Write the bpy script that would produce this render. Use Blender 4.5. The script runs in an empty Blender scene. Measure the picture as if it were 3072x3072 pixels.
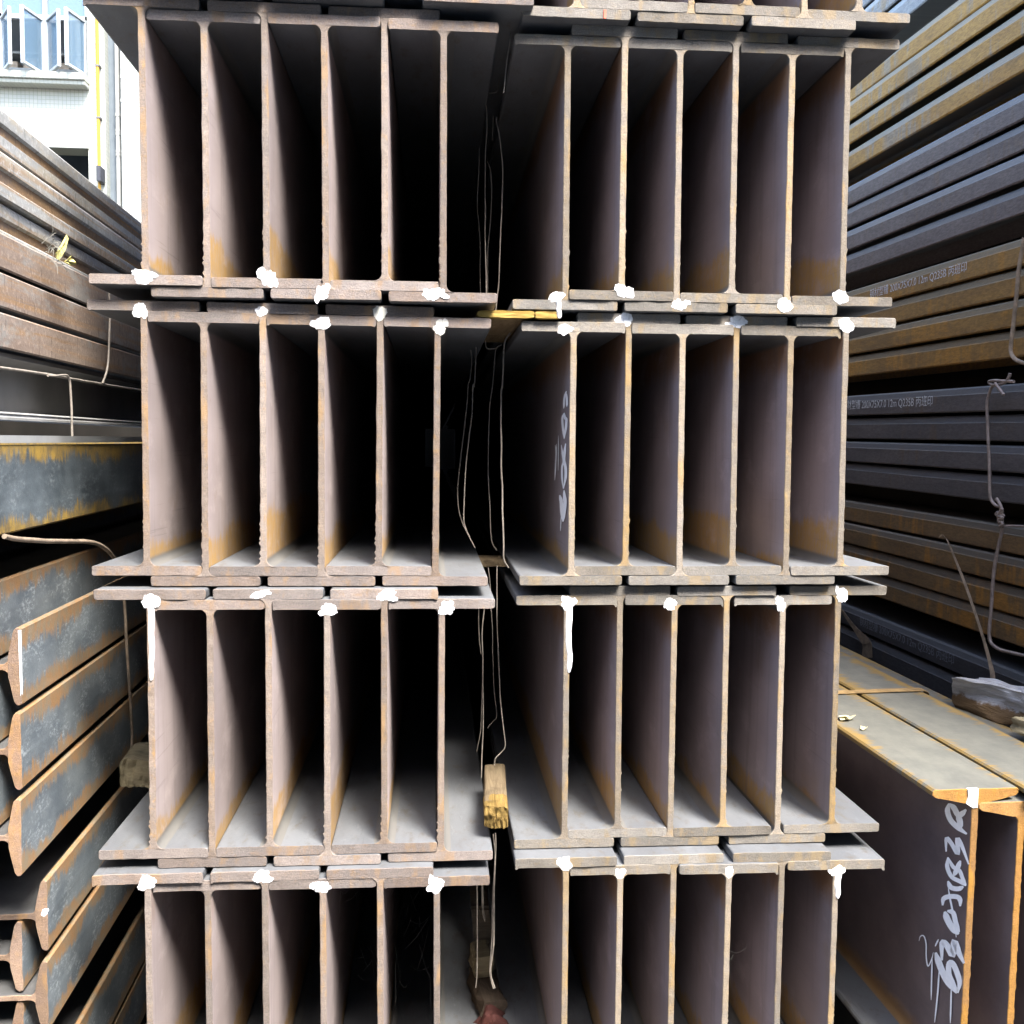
import bpy, bmesh, math, random
from mathutils import Vector, Matrix, noise as mnoise
from mathutils.geometry import delaunay_2d_cdt

S = bpy.context.scene
COL = S.collection
PI = math.pi

# ------------------------------------------------------------------ camera
cam_d = bpy.data.cameras.new('camera')
cam_d.sensor_width = 36.0
cam_d.lens = 35.156
cam_d.clip_start = 0.02
cam_d.clip_end = 600.0
cam = bpy.data.objects.new('camera', cam_d)
COL.objects.link(cam)
R3 = Matrix(((0.9968887, -0.0043498, -0.0787017),
             (-0.0782636, 0.0640037, -0.9948760),
             (0.0093647, 0.9979402, 0.0634641)))
cam.matrix_world = Matrix.Translation((0.0, -1.88, 1.5)) @ R3.to_4x4()
S.camera = cam

# ------------------------------------------------------------------ light
SUN_ELEV = math.radians(54.0)
SUN_AZ = math.radians(27.0)          # to the right of straight behind the camera
world = bpy.data.worlds.new('World')
S.world = world
world.use_nodes = True
wn = world.node_tree
for n in list(wn.nodes):
    wn.nodes.remove(n)
sky = wn.nodes.new('ShaderNodeTexSky')
sky.sky_type = 'NISHITA'
sky.sun_disc = False
sky.sun_elevation = SUN_ELEV
sky.sun_rotation = PI - SUN_AZ
sky.dust_density = 2.5
bg = wn.nodes.new('ShaderNodeBackground')
bg.inputs[1].default_value = 0.15
wo = wn.nodes.new('ShaderNodeOutputWorld')
wn.links.new(sky.outputs[0], bg.inputs[0])
wn.links.new(bg.outputs[0], wo.inputs[0])
sun_d = bpy.data.lights.new('sun', 'SUN')
sun_d.energy = 1.9
sun_d.angle = math.radians(18.0)
sun_d.color = (1.0, 0.96, 0.90)
sun = bpy.data.objects.new('sun', sun_d)
COL.objects.link(sun)
to_sun = Vector((math.sin(SUN_AZ) * math.cos(SUN_ELEV), -math.cos(SUN_AZ) * math.cos(SUN_ELEV), math.sin(SUN_ELEV)))
sun.rotation_euler = to_sun.to_track_quat('Z', 'Y').to_euler()
S.view_settings.view_transform = 'Standard'
S.view_settings.look = 'None'
S.view_settings.gamma = 1.0
S.view_settings.use_curve_mapping = False
S.view_settings.exposure = 3.05
try:
    S.cycles.max_bounces = 8
    S.cycles.diffuse_bounces = 5
except Exception:
    pass

# ------------------------------------------------------------------ node helper
class G:
    def __init__(s, name):
        s.m = bpy.data.materials.new(name)
        s.m.use_nodes = True
        s.t = s.m.node_tree
        for n in list(s.t.nodes):
            s.t.nodes.remove(n)
        s.o = s.t.nodes.new('ShaderNodeOutputMaterial')
        s.p = s.t.nodes.new('ShaderNodeBsdfPrincipled')
        s.t.links.new(s.p.outputs[0], s.o.inputs[0])

    def put(s, sock, v):
        if isinstance(v, bpy.types.NodeSocket):
            s.t.links.new(v, sock)
        elif v is not None:
            if sock.type == 'RGBA' and not isinstance(v, (int, float)) and len(v) == 3:
                v = (*v, 1.0)
            sock.default_value = v

    def n(s, typ, **kw):
        nd = s.t.nodes.new(typ)
        for k, v in kw.items():
            setattr(nd, k, v)
        return nd

    def math(s, op, a, b=0.0, clamp=False):
        nd = s.n('ShaderNodeMath', operation=op, use_clamp=clamp)
        s.put(nd.inputs[0], a)
        s.put(nd.inputs[1], b)
        return nd.outputs[0]

    def coord(s, k=7.0):
        tc = s.n('ShaderNodeTexCoord')
        s.local = tc.outputs['Object']
        oi = s.n('ShaderNodeObjectInfo')
        s.rnd = oi.outputs['Random']
        ad = s.n('ShaderNodeVectorMath', operation='ADD')
        s.put(ad.inputs[0], s.local)
        s.put(ad.inputs[1], s.math('MULTIPLY', s.rnd, k))
        sp = s.n('ShaderNodeSeparateXYZ')
        s.put(sp.inputs[0], s.local)
        s.x, s.y, s.z = sp.outputs
        return ad.outputs[0]

    def sc(s, v, k):
        nd = s.n('ShaderNodeVectorMath', operation='MULTIPLY')
        s.put(nd.inputs[0], v)
        nd.inputs[1].default_value = k
        return nd.outputs[0]

    def noise(s, vec, scale, detail=4.0, rough=0.6, dist=0.0):
        nd = s.n('ShaderNodeTexNoise')
        s.put(nd.inputs['Vector'], vec)
        nd.inputs['Scale'].default_value = scale
        nd.inputs['Detail'].default_value = detail
        nd.inputs['Roughness'].default_value = rough
        nd.inputs['Distortion'].default_value = dist
        return nd.outputs['Fac']

    def step(s, v, a, b):                      # smooth 0..1 as v runs a..b
        nd = s.n('ShaderNodeMapRange', interpolation_type='SMOOTHSTEP')
        s.put(nd.inputs[0], v)
        s.put(nd.inputs[1], a)
        s.put(nd.inputs[2], b)
        return nd.outputs[0]

    def mix(s, f, a, b, mode='MIX'):
        nd = s.n('ShaderNodeMix', data_type='RGBA', blend_type=mode)
        s.put(nd.inputs[0], f)
        s.put(nd.inputs[6], a)
        s.put(nd.inputs[7], b)
        return nd.outputs[2]

    def bump(s, h, strength=0.3, dist=0.002, prev=None):
        nd = s.n('ShaderNodeBump')
        nd.inputs['Strength'].default_value = strength
        nd.inputs['Distance'].default_value = dist
        s.put(nd.inputs['Height'], h)
        if prev is not None:
            s.put(nd.inputs['Normal'], prev)
        return nd.outputs[0]

    def done(s, base, rough=0.7, nrm=None, spec=0.3, metal=0.0):
        s.put(s.p.inputs['Base Color'], base)
        s.put(s.p.inputs['Roughness'], rough)
        s.put(s.p.inputs['Specular IOR Level'], spec)
        s.put(s.p.inputs['Metallic'], metal)
        if nrm is not None:
            s.put(s.p.inputs['Normal'], nrm)
        return s.m


def m_plain(name, c, rough=0.6, spec=0.3, var=0.25, scale=12.0, metal=0.0, bump=0.15):
    g = G(name)
    co = g.coord()
    a = g.noise(co, scale, 6)
    b = g.mix(g.step(a, 0.3, 0.75), tuple(x * (1 - var) for x in c), tuple(min(1, x * (1 + var)) for x in c))
    return g.done(b, rough, g.bump(g.noise(co, scale * 12, 3), bump, 0.002), spec, metal)


def m_paint(name, c):
    """thin brushed paint: bristle gaps and worn spots let the steel show"""
    g = G(name)
    co = g.coord()
    br = g.noise(g.sc(co, (260, 60, 90)), 1, 4, 0.7)
    sp = g.noise(co, 240, 4, 0.7)
    b = g.mix(g.step(br, 0.3, 0.7), tuple(x * 0.80 for x in c), c)
    at = g.n('ShaderNodeAttribute', attribute_name='cover')
    soft = g.noise(co, 95, 5, 0.7)
    body = g.math('ADD', at.outputs['Fac'], g.math('MULTIPLY', g.math('SUBTRACT', soft, 0.5), 1.5))
    cov = g.math('MULTIPLY', g.step(body, 0.30, 0.62), g.math('ADD', g.math('MULTIPLY', g.step(g.math('ADD', br, g.math('MULTIPLY', at.outputs['Fac'], 0.14)), 0.40, 0.52), 0.75), 0.25))
    g.put(g.p.inputs['Alpha'], cov)
    return g.done(b, 0.55, g.bump(br, 0.4, 0.001), 0.3)


def m_cut(name, c1, c2, c3, grain=1.0):
    """sawn / torch-cut rusty end: sandy grain, blotches, per-beam tint"""
    g = G(name)
    co = g.coord()
    big = g.noise(co, 14, 5, 0.65)
    fine = g.noise(co, 420, 3, 0.7)
    mid = g.noise(g.sc(co, (1, 1, 1)), 70, 5, 0.7)
    b = g.mix(g.step(big, 0.35, 0.68), c1, c2)
    b = g.mix(g.math('MULTIPLY', g.step(mid, 0.52, 0.72), 0.75), b, c3)
    b = g.mix(g.math('MULTIPLY', g.rnd, 0.6), b, tuple(0.7 * x + 0.075 for x in c2))
    tone = g.math('ADD', 0.78, g.math('MULTIPLY', g.math('FRACT', g.math('MULTIPLY', g.rnd, 7.31)), 0.5))
    tc_ = g.n('ShaderNodeCombineXYZ')
    for i_ in range(3):
        g.put(tc_.inputs[i_], tone)
    b = g.mix(1.0, b, tc_.outputs[0], 'MULTIPLY')
    b = g.mix(0.38, b, g.mix(g.step(fine, 0.3, 0.7), (0.45, 0.45, 0.45), (1.45, 1.45, 1.45)), 'MULTIPLY')
    dg = g.n('ShaderNodeMapping')
    dg.inputs['Rotation'].default_value = (0, 0.6, 0)
    dg.inputs['Scale'].default_value = (60, 60, 900)
    g.put(dg.inputs['Vector'], co)
    scr = g.noise(dg.outputs[0], 1, 3, 0.6)
    b = g.mix(0.30, b, g.mix(g.step(scr, 0.35, 0.68), (0.62, 0.62, 0.64), (1.3, 1.27, 1.22)), 'MULTIPLY')
    och = g.step(g.noise(g.sc(co, (1, 1, 0.35)), 26, 4, 0.6), 0.54, 0.66)
    b = g.mix(g.math('MULTIPLY', och, 0.6), b, tuple(x * 1.12 for x in c3))
    drk = g.step(g.noise(co, 48, 5, 0.7), 0.60, 0.72)
    b = g.mix(g.math('MULTIPLY', drk, 0.4), b, tuple(x * 0.5 for x in c2))
    nr = g.bump(fine, 0.8 * grain, 0.0015)
    nr = g.bump(mid, 0.45, 0.002, nr)
    return g.done(b, 0.75, nr, 0.25)


def m_web(name, c1, c2, lo, hi, rustc, toprust=0.0):
    """rolled web: smooth mill scale, ochre rust washed up from the lower flange, some under the top flange"""
    g = G(name)
    co = g.coord()
    n1 = g.noise(g.sc(co, (1, 0.6, 1)), 5, 6, 0.6)
    b = g.mix(g.step(n1, 0.3, 0.7), c1, c2)
    streak = g.noise(g.sc(co, (1, 75, 7)), 1, 4, 0.6)
    blob = g.noise(co, 6, 3)
    edge = g.math('ADD', g.math('MULTIPLY', streak, 0.045), g.math('MULTIPLY', g.math('SUBTRACT', blob, 0.5), 0.10))
    amt = g.math('ADD', edge, g.math('ADD', lo - 0.075, g.math('MULTIPLY', g.rnd, 0.085)))
    m = g.step(g.math('SUBTRACT', amt, g.z), 0.0, 0.022)
    speck = g.step(g.noise(g.sc(co, (1, 130, 45)), 1, 4, 0.7), 0.36, 0.55)
    b = g.mix(g.math('MULTIPLY', m, g.math('ADD', g.math('MULTIPLY', speck, 0.5), 0.42)), b, rustc)
    if toprust > 0:
        m2 = g.step(g.math('SUBTRACT', g.z, g.math('SUBTRACT', 0.41, edge)), 0.0, 0.06)
        b = g.mix(g.math('MULTIPLY', m2, toprust), b, (0.22, 0.105, 0.03))
    runs = g.step(g.noise(g.sc(co, (1, 30, 2.2)), 1, 5, 0.65), 0.50, 0.72)
    b = g.mix(g.math('MULTIPLY', runs, 0.36), b, tuple(x * 0.55 for x in c1))
    dust = g.step(g.noise(g.sc(co, (1, 7, 11)), 1, 6, 0.7), 0.52, 0.70)
    b = g.mix(g.math('MULTIPLY', dust, 0.45), b, tuple(min(1, x * 1.35) for x in c2))
    scl = g.step(g.noise(g.sc(co, (1, 3, 190)), 1, 4, 0.6), 0.64, 0.70)
    b = g.mix(g.math('MULTIPLY', scl, 0.30), b, (0.09, 0.08, 0.08))
    tone = g.math('ADD', 0.80, g.math('MULTIPLY', g.math('FRACT', g.math('MULTIPLY', g.rnd, 5.77)), 0.4))
    tv = g.n('ShaderNodeCombineXYZ')
    for i_ in range(3):
        g.put(tv.inputs[i_], tone)
    b = g.mix(1.0, b, tv.outputs[0], 'MULTIPLY')
    patch = g.step(g.noise(g.sc(co, (1, 6, 4)), 1, 6, 0.7), 0.56, 0.70)
    b = g.mix(g.math('MULTIPLY', patch, 0.40), b, tuple(0.5 * x + 0.3 * y for x, y in zip(c1, rustc)))
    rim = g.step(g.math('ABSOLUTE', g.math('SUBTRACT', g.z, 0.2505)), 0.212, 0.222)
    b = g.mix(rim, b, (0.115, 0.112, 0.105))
    spots = g.step(g.noise(co, 55, 5, 0.7), 0.64, 0.72)
    b = g.mix(g.math('MULTIPLY', spots, 0.25), b, (0.22, 0.13, 0.07))
    nr = g.bump(g.noise(co, 260, 3), 0.12, 0.001)
    return g.done(b, g.math('ADD', 0.5, g.math('MULTIPLY', n1, 0.2)), nr, 0.35)


def m_flange(name, c1, c2, c3):
    g = G(name)
    co = g.coord()
    n1 = g.noise(g.sc(co, (1, 0.4, 1)), 9, 7, 0.65)
    n2 = g.noise(g.sc(co, (1, 0.5, 1)), 38, 6, 0.7)
    b = g.mix(g.step(n1, 0.3, 0.7), c1, c2)
    b = g.mix(g.math('MULTIPLY', g.step(n2, 0.52, 0.70), 0.65), b, c3)
    scr = g.step(g.noise(g.sc(co, (160, 8, 8)), 1, 3, 0.6), 0.64, 0.7)
    b = g.mix(g.math('MULTIPLY', scr, 0.3), b, (0.06, 0.055, 0.05))
    grit = g.step(g.noise(co, 210, 4, 0.7), 0.62, 0.70)
    b = g.mix(g.math('MULTIPLY', grit, 0.45), b, (0.055, 0.042, 0.03))
    pale = g.step(g.noise(g.sc(co, (1, 0.25, 1)), 60, 5, 0.7), 0.60, 0.72)
    b = g.mix(g.math('MULTIPLY', pale, 0.35), b, tuple(x * 1.5 for x in c2))
    nr = g.bump(g.noise(co, 300, 4, 0.7), 0.3, 0.0015)
    return g.done(b, 0.58, nr, 0.35)


def m_side(name, c_mid, c_mid2, rust1, rust2, half, spread=0.55, fleck=0.5, rough=0.45):
    """flange face seen from the side: blue mill scale in the middle, jagged rust fringes along both edges"""
    g = G(name)
    co = g.coord()
    n1 = g.noise(g.sc(co, (1, 0.7, 1)), 11, 6, 0.65)
    b = g.mix(g.step(n1, 0.3, 0.7), c_mid, c_mid2)
    fl = g.noise(g.sc(co, (1, 0.5, 1)), 165, 5, 0.78)
    b = g.mix(g.math('MULTIPLY', g.math('MULTIPLY', g.step(fl, 0.50, 0.61), g.step(g.noise(co, 14, 3), 0.40, 0.62)), fleck), b, (0.33, 0.365, 0.375))  # pale blue flecks paint in the sheen of the scale
    az = g.math('DIVIDE', g.math('ABSOLUTE', g.z), half)
    st = g.noise(g.sc(co, (1, 170, 16)), 1, 5, 0.65)
    st2 = g.noise(g.sc(co, (1, 9, 9)), 1, 3, 0.6)
    lim = g.math('ADD', g.math('ADD', az, g.math('MULTIPLY', g.math('SUBTRACT', st, 0.5), 1.1)), g.math('MULTIPLY', g.math('SUBTRACT', st2, 0.5), 1.2))
    m = g.step(lim, 1.0 - spread, 1.0 - spread + 0.20)
    rc = g.mix(g.step(g.noise(g.sc(co, (1, 1, 0.6)), 34, 6, 0.75), 0.40, 0.62), rust1, rust2)
    b = g.mix(g.math('MULTIPLY', m, 0.85), b, rc)
    nr = g.bump(g.noise(co, 150, 5, 0.7), 0.35, 0.0015)
    return g.done(b, rough, nr, 0.5)


def m_chan(name, c1, c2, strip, rust, rustamt):
    """channel flange: paler heel strip along the top, vertical rust runs below"""
    g = G(name)
    co = g.coord()
    n1 = g.noise(g.sc(co, (1, 0.35, 2)), 7, 6, 0.65)
    b = g.mix(g.step(n1, 0.32, 0.68), c1, c2)
    run = g.noise(g.sc(co, (1, 26, 3)), 1, 5, 0.65)
    run2 = g.noise(g.sc(co, (1, 3.2, 6)), 1, 4, 0.6)
    m = g.step(g.math('ADD', run, g.math('MULTIPLY', g.math('SUBTRACT', run2, 0.5), 0.9)), 0.66 - 0.42 * rustamt, 0.84 - 0.42 * rustamt)
    b = g.mix(g.math('MULTIPLY', m, 0.9), b, rust)
    fine = g.noise(g.sc(co, (1, 45, 170)), 1, 6, 0.75)
    b = g.mix(0.5, b, g.mix(g.step(fine, 0.34, 0.66), (0.45, 0.43, 0.42), (1.45, 1.42, 1.36)), 'MULTIPLY')
    blo = g.noise(g.sc(co, (1, 2.4, 16)), 1, 6, 0.7)
    b = g.mix(g.math('MULTIPLY', g.step(blo, 0.54, 0.66), 0.55), b, tuple(x * 0.55 + 0.012 for x in c1))
    b = g.mix(g.math('MULTIPLY', g.step(g.noise(g.sc(co, (1, 14, 40)), 1, 5, 0.7), 0.58, 0.70), 0.5), b, tuple(x * 1.45 for x in c2))
    wob = g.math('MULTIPLY', g.math('SUBTRACT', g.noise(g.sc(co, (1, 5, 1)), 1, 4), 0.5), 0.018)
    ms = g.step(g.math('ADD', g.z, wob), -0.026, -0.018)
    b = g.mix(g.math('MULTIPLY', ms, 0.75), b, strip)
    nr = g.bump(fine, 0.5, 0.002)
    return g.done(b, 0.55, nr, 0.4)


def m_wood(name, c1, c2, axis='y'):
    g = G(name)
    co = g.coord()
    k = {'x': (8, 90, 90), 'y': (90, 8, 90), 'z': (90, 90, 8)}[axis]
    gr = g.noise(g.sc(co, k), 1, 6, 0.7, 0.6)
    b = g.mix(g.step(gr, 0.3, 0.7), c1, c2)
    b = g.mix(g.math('MULTIPLY', g.step(g.noise(co, 18, 4), 0.55, 0.7), 0.5), b, tuple(x * 0.45 for x in c1))
    return g.done(b, 0.85, g.bump(gr, 0.9, 0.004), 0.15)


def m_old(name, c1, c2, rust, rust2):
    """weathered grey section: mottled scale, long rust lines, short drips"""
    g = G(name)
    co = g.coord()
    b = g.mix(g.step(g.noise(g.sc(co, (1, 0.5, 2)), 9, 7, 0.68), 0.3, 0.7), c1, c2)
    ln = g.noise(g.sc(co, (1, 1.1, 62)), 1, 5, 0.6, 0.4)
    b = g.mix(g.math('MULTIPLY', g.step(ln, 0.50, 0.60), 0.8), b, rust)
    bl = g.noise(g.sc(co, (1, 5, 14)), 1, 6, 0.7)
    b = g.mix(g.math('MULTIPLY', g.step(bl, 0.50, 0.60), 0.75), b, rust2)
    dr = g.noise(g.sc(co, (1, 95, 16)), 1, 4, 0.6)
    b = g.mix(g.math('MULTIPLY', g.step(dr, 0.58, 0.66), 0.5), b, tuple(x * 0.45 for x in c1))
    sp = g.noise(co, 110, 5, 0.7)
    b = g.mix(g.math('MULTIPLY', g.step(sp, 0.52, 0.64), 0.5), b, tuple(min(1, x * 1.5) for x in c2))
    return g.done(b, 0.65, g.bump(sp, 0.5, 0.002), 0.3)


# ------------------------------------------------------------------ object helpers
def link(o, parent=None):
    COL.objects.link(o)
    if parent is not None:
        o.parent = parent
    return o


def thing(name, label, cat, loc=(0, 0, 0), rot=(0, 0, 0), group=None):
    o = bpy.data.objects.new(name, None)
    o.empty_display_size = 0.05
    link(o)
    o.location = loc
    o.rotation_euler = rot
    return tag(o, label, cat, group)


def tag(o, label, cat, group=None):
    o['kind'] = 'thing'
    o['label'] = label
    o['category'] = cat
    if group:
        o['group'] = group
    return o


def mesh(name, verts, faces, mats, smooth=None, fmat=None):
    me = bpy.data.meshes.new(name)
    me.from_pydata([tuple(v) for v in verts], [], faces)
    for m in (mats if isinstance(mats, (list, tuple)) else [mats]):
        me.materials.append(m)
    if fmat:
        me.polygons.foreach_set('material_index', fmat)
    bm = bmesh.new()
    bm.from_mesh(me)
    bmesh.ops.recalc_face_normals(bm, faces=bm.faces)
    bm.to_mesh(me)
    bm.free()
    if smooth is not None:
        me.polygons.foreach_set('use_smooth', [True] * len(me.polygons))
        me.set_sharp_from_angle(angle=math.radians(smooth))
    me.update()
    return me


def obj(name, me, parent=None, loc=None, rot=None):
    o = bpy.data.objects.new(name, me)
    link(o, parent)
    if loc is not None:
        o.location = loc
    if rot is not None:
        o.rotation_euler = rot
    return o


def box_geo(x0, x1, y0, y1, z0, z1):
    v = [(x0, y0, z0), (x1, y0, z0), (x1, y1, z0), (x0, y1, z0), (x0, y0, z1), (x1, y0, z1), (x1, y1, z1), (x0, y1, z1)]
    f = [(0, 1, 2, 3), (4, 5, 6, 7), (0, 1, 5, 4), (1, 2, 6, 5), (2, 3, 7, 6), (3, 0, 4, 7)]
    return v, f


def boxes(name, lst, mats, bevel=0.0):
    bm = bmesh.new()
    for b in lst:
        v, f = box_geo(*b[:6])
        vs = [bm.verts.new(p) for p in v]
        for q in f:
            fc = bm.faces.new([vs[i] for i in q])
    bmesh.ops.recalc_face_normals(bm, faces=bm.faces)
    if bevel:
        bmesh.ops.bevel(bm, geom=bm.edges[:], offset=bevel, segments=2, affect='EDGES')
    me = bpy.data.meshes.new(name)
    bm.to_mesh(me)
    bm.free()
    for m in (mats if isinstance(mats, (list, tuple)) else [mats]):
        me.materials.append(m)
    return me


def n1d(seed):
    r = random.Random(seed)
    tab = [r.uniform(-1, 1) for _ in range(512)]

    def f(x):
        i = math.floor(x)
        t = x - i
        t = t * t * (3 - 2 * t)
        return tab[i % 512] * (1 - t) + tab[(i + 1) % 512] * t
    return f


def resample(pts, step):
    """closed outline of (x, z, flag) -> dense list; flag 0 freezes a stretch"""
    out = []
    for i, p in enumerate(pts):
        q = pts[(i + 1) % len(pts)]
        d = math.hypot(q[0] - p[0], q[1] - p[1])
        k = max(1, int(d / step))
        for j in range(k):
            t = j / k
            out.append((p[0] + (q[0] - p[0]) * t, p[1] + (q[1] - p[1]) * t, p[2] if j == 0 else min(p[2], q[2]) if t > 0 else p[2]))
    return out


def arc(cx, cz, r, a0, a1, n, flag=1):
    return [(cx + r * math.cos(math.radians(a0 + (a1 - a0) * i / n)), cz + r * math.sin(math.radians(a0 + (a1 - a0) * i / n)), flag) for i in range(n + 1)]


def prism(name, outline, L, mats, seed, amp=0.0006, lip=None, step=0.003, inset=0.0011, sharp=22, bend=0.0):
    """rolled bar with an uneven cut front at y = 0.  mats = [side, cut]; lip(x, z, nx, nz) adds burr length"""
    pts = resample(outline, step)
    n = len(pts)
    area = sum(pts[i][0] * pts[(i + 1) % n][1] - pts[(i + 1) % n][0] * pts[i][1] for i in range(n))
    sg = 1 if area > 0 else -1
    f1, f2, f3 = n1d(seed), n1d(seed + 77), n1d(seed + 191)
    r0, r1, r2 = [], [], []
    s = 0.0
    for i in range(n):
        a, b = pts[i - 1], pts[(i + 1) % n]
        dx, dz = b[0] - a[0], b[1] - a[1]
        l = math.hypot(dx, dz) or 1
        nx, nz = dz / l * sg, -dx / l * sg
        x, z, fl = pts[i]
        s += math.hypot(x - a[0], z - a[1])
        w = (f1(s * 60) * 0.6 + f2(s * 220) * 0.4) * amp
        if lip:
            w += lip(x, z, nx, nz, s, f3)
        w *= fl
        ins = inset * fl
        yj = f2(s * 45) * 0.0009
        r0.append((x + nx * (w - ins), yj, z + nz * (w - ins)))
        r1.append((x + nx * w, 0.0012 + yj, z + nz * w))
        r2.append((x, 0.012, z))
    rings = [r0, r1, r2]
    if bend:
        K = 14
        for k in range(1, K):
            y = 0.012 + (L - 0.012) * (k / K) ** 1.3
            bx, bz = f1(k * 0.9 + 3) * bend, f2(k * 0.9 + 9) * bend
            rings.append([(p[0] + bx, y, p[2] + bz) for p in r2])
    rings.append([(p[0], L, p[2]) for p in r2])
    V = sum(rings, [])
    NR = len(rings) - 1
    F, FM = [], []
    tri = delaunay_2d_cdt([Vector((p[0], p[2])) for p in r0], [], [list(range(n))], 1, 1e-7)
    for q in tri[2]:
        ids = [tri[3][i][0] for i in q if tri[3][i]]
        if len(ids) == len(q):
            F.append(tuple(ids))
            FM.append(1)
    for k in range(NR):
        for i in range(n):
            j = (i + 1) % n
            F.append((k * n + i, k * n + j, (k + 1) * n + j, (k + 1) * n + i))
            FM.append(1 if k == 0 else 0)
    F.append([NR * n + i for i in range(n)])
    FM.append(0)
    return mesh(name, V, F, mats, sharp, FM)


def smooth_path(pts, n=6):
    P = [Vector(p) for p in pts]
    if len(P) < 3:
        return P
    P = [2 * P[0] - P[1]] + P + [2 * P[-1] - P[-2]]
    o = []
    for i in range(1, len(P) - 2):
        a, b, c, d = P[i - 1:i + 3]
        for k in range(n):
            t = k / n
            o.append(0.5 * (2 * b + (c - a) * t + (2 * a - 5 * b + 4 * c - d) * t * t + (3 * b - a - 3 * c + d) * t ** 3))
    o.append(P[-2])
    return o


def tube_geo(path, r, sides=6, flat=1.0):
    V, F = [], []
    up = Vector((0.31, 0.9, 0.2)).normalized()
    for i, p in enumerate(path):
        t = (path[min(i + 1, len(path) - 1)] - path[max(i - 1, 0)]).normalized()
        u = t.cross(up)
        if u.length < 1e-4:
            u = t.cross(Vector((1, 0, 0)))
        u.normalize()
        w = t.cross(u).normalized()
        for k in range(sides):
            a = 2 * PI * k / sides
            V.append(p + u * (math.cos(a) * r) + w * (math.sin(a) * r * flat))
    for i in range(len(path) - 1):
        for k in range(sides):
            j = (k + 1) % sides
            F.append((i * sides + k, i * sides + j, (i + 1) * sides + j, (i + 1) * sides + k))
    F.append(tuple(range(sides)))
    F.append(tuple((len(path) - 1) * sides + k for k in range(sides)))
    return V, F


def tube(name, pts, r, m, sides=6, flat=1.0, n=6, wob=0.0, seed=0):
    path = smooth_path(pts, n)
    if wob:
        path = [p + mnoise.noise_vector(p * 18 + Vector((seed, 0, 0))) * wob for p in path]
    v, f = tube_geo(path, r, sides, flat)
    return mesh(name, v, f, m, 60)


def join_geo(parts):
    V, F = [], []
    for v, f in parts:
        o = len(V)
        V += [tuple(p) for p in v]
        F += [tuple(i + o for i in q) for q in f]
    return V, F


def lump(name, dims, m, seed, rough=0.12, cuts=4, ax='y'):
    """weathered block of wood: subdivided box, displaced by ragged noise"""
    bm = bmesh.new()
    bmesh.ops.create_cube(bm, size=1.0)
    bmesh.ops.subdivide_edges(bm, edges=bm.edges[:], cuts=cuts * 3, use_grid_fill=True)
    off = Vector((seed * 3.1, seed * 1.7, seed))
    for v in bm.verts:
        c = v.co.copy()
        k = 1 - 0.10 * (abs(c.x * 2) ** 6 * abs(c.z * 2) ** 6)
        p = Vector((c.x * dims[0] * k, c.y * dims[1], c.z * dims[2] * k))
        s = min(dims)
        st = Vector((p.x / s * 2.2, p.y / s * 0.5, p.z / s * 2.2)) if ax == 'y' else Vector((p.x / s * 0.5, p.y / s * 2.2, p.z / s * 2.2))
        d = mnoise.noise_vector(st + off) * (s * rough) + mnoise.noise_vector(st * 4 + off) * (s * rough * 0.2)
        if ax == 'y' and abs(c.y) > 0.49:
            d.y += mnoise.noise(Vector((p.x / s * 11, p.z / s * 3, seed))) * s * 0.16
        if ax == 'x' and abs(c.x) > 0.49:
            d.x += mnoise.noise(Vector((p.y / s * 11, p.z / s * 3, seed))) * s * 0.16
        v.co = p + d
    me = bpy.data.meshes.new(name)
    bm.to_mesh(me)
    bm.free()
    me.materials.append(m)
    me.polygons.foreach_set('use_smooth', [True] * len(me.polygons))
    me.set_sharp_from_angle(angle=math.radians(35))
    return me

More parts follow.
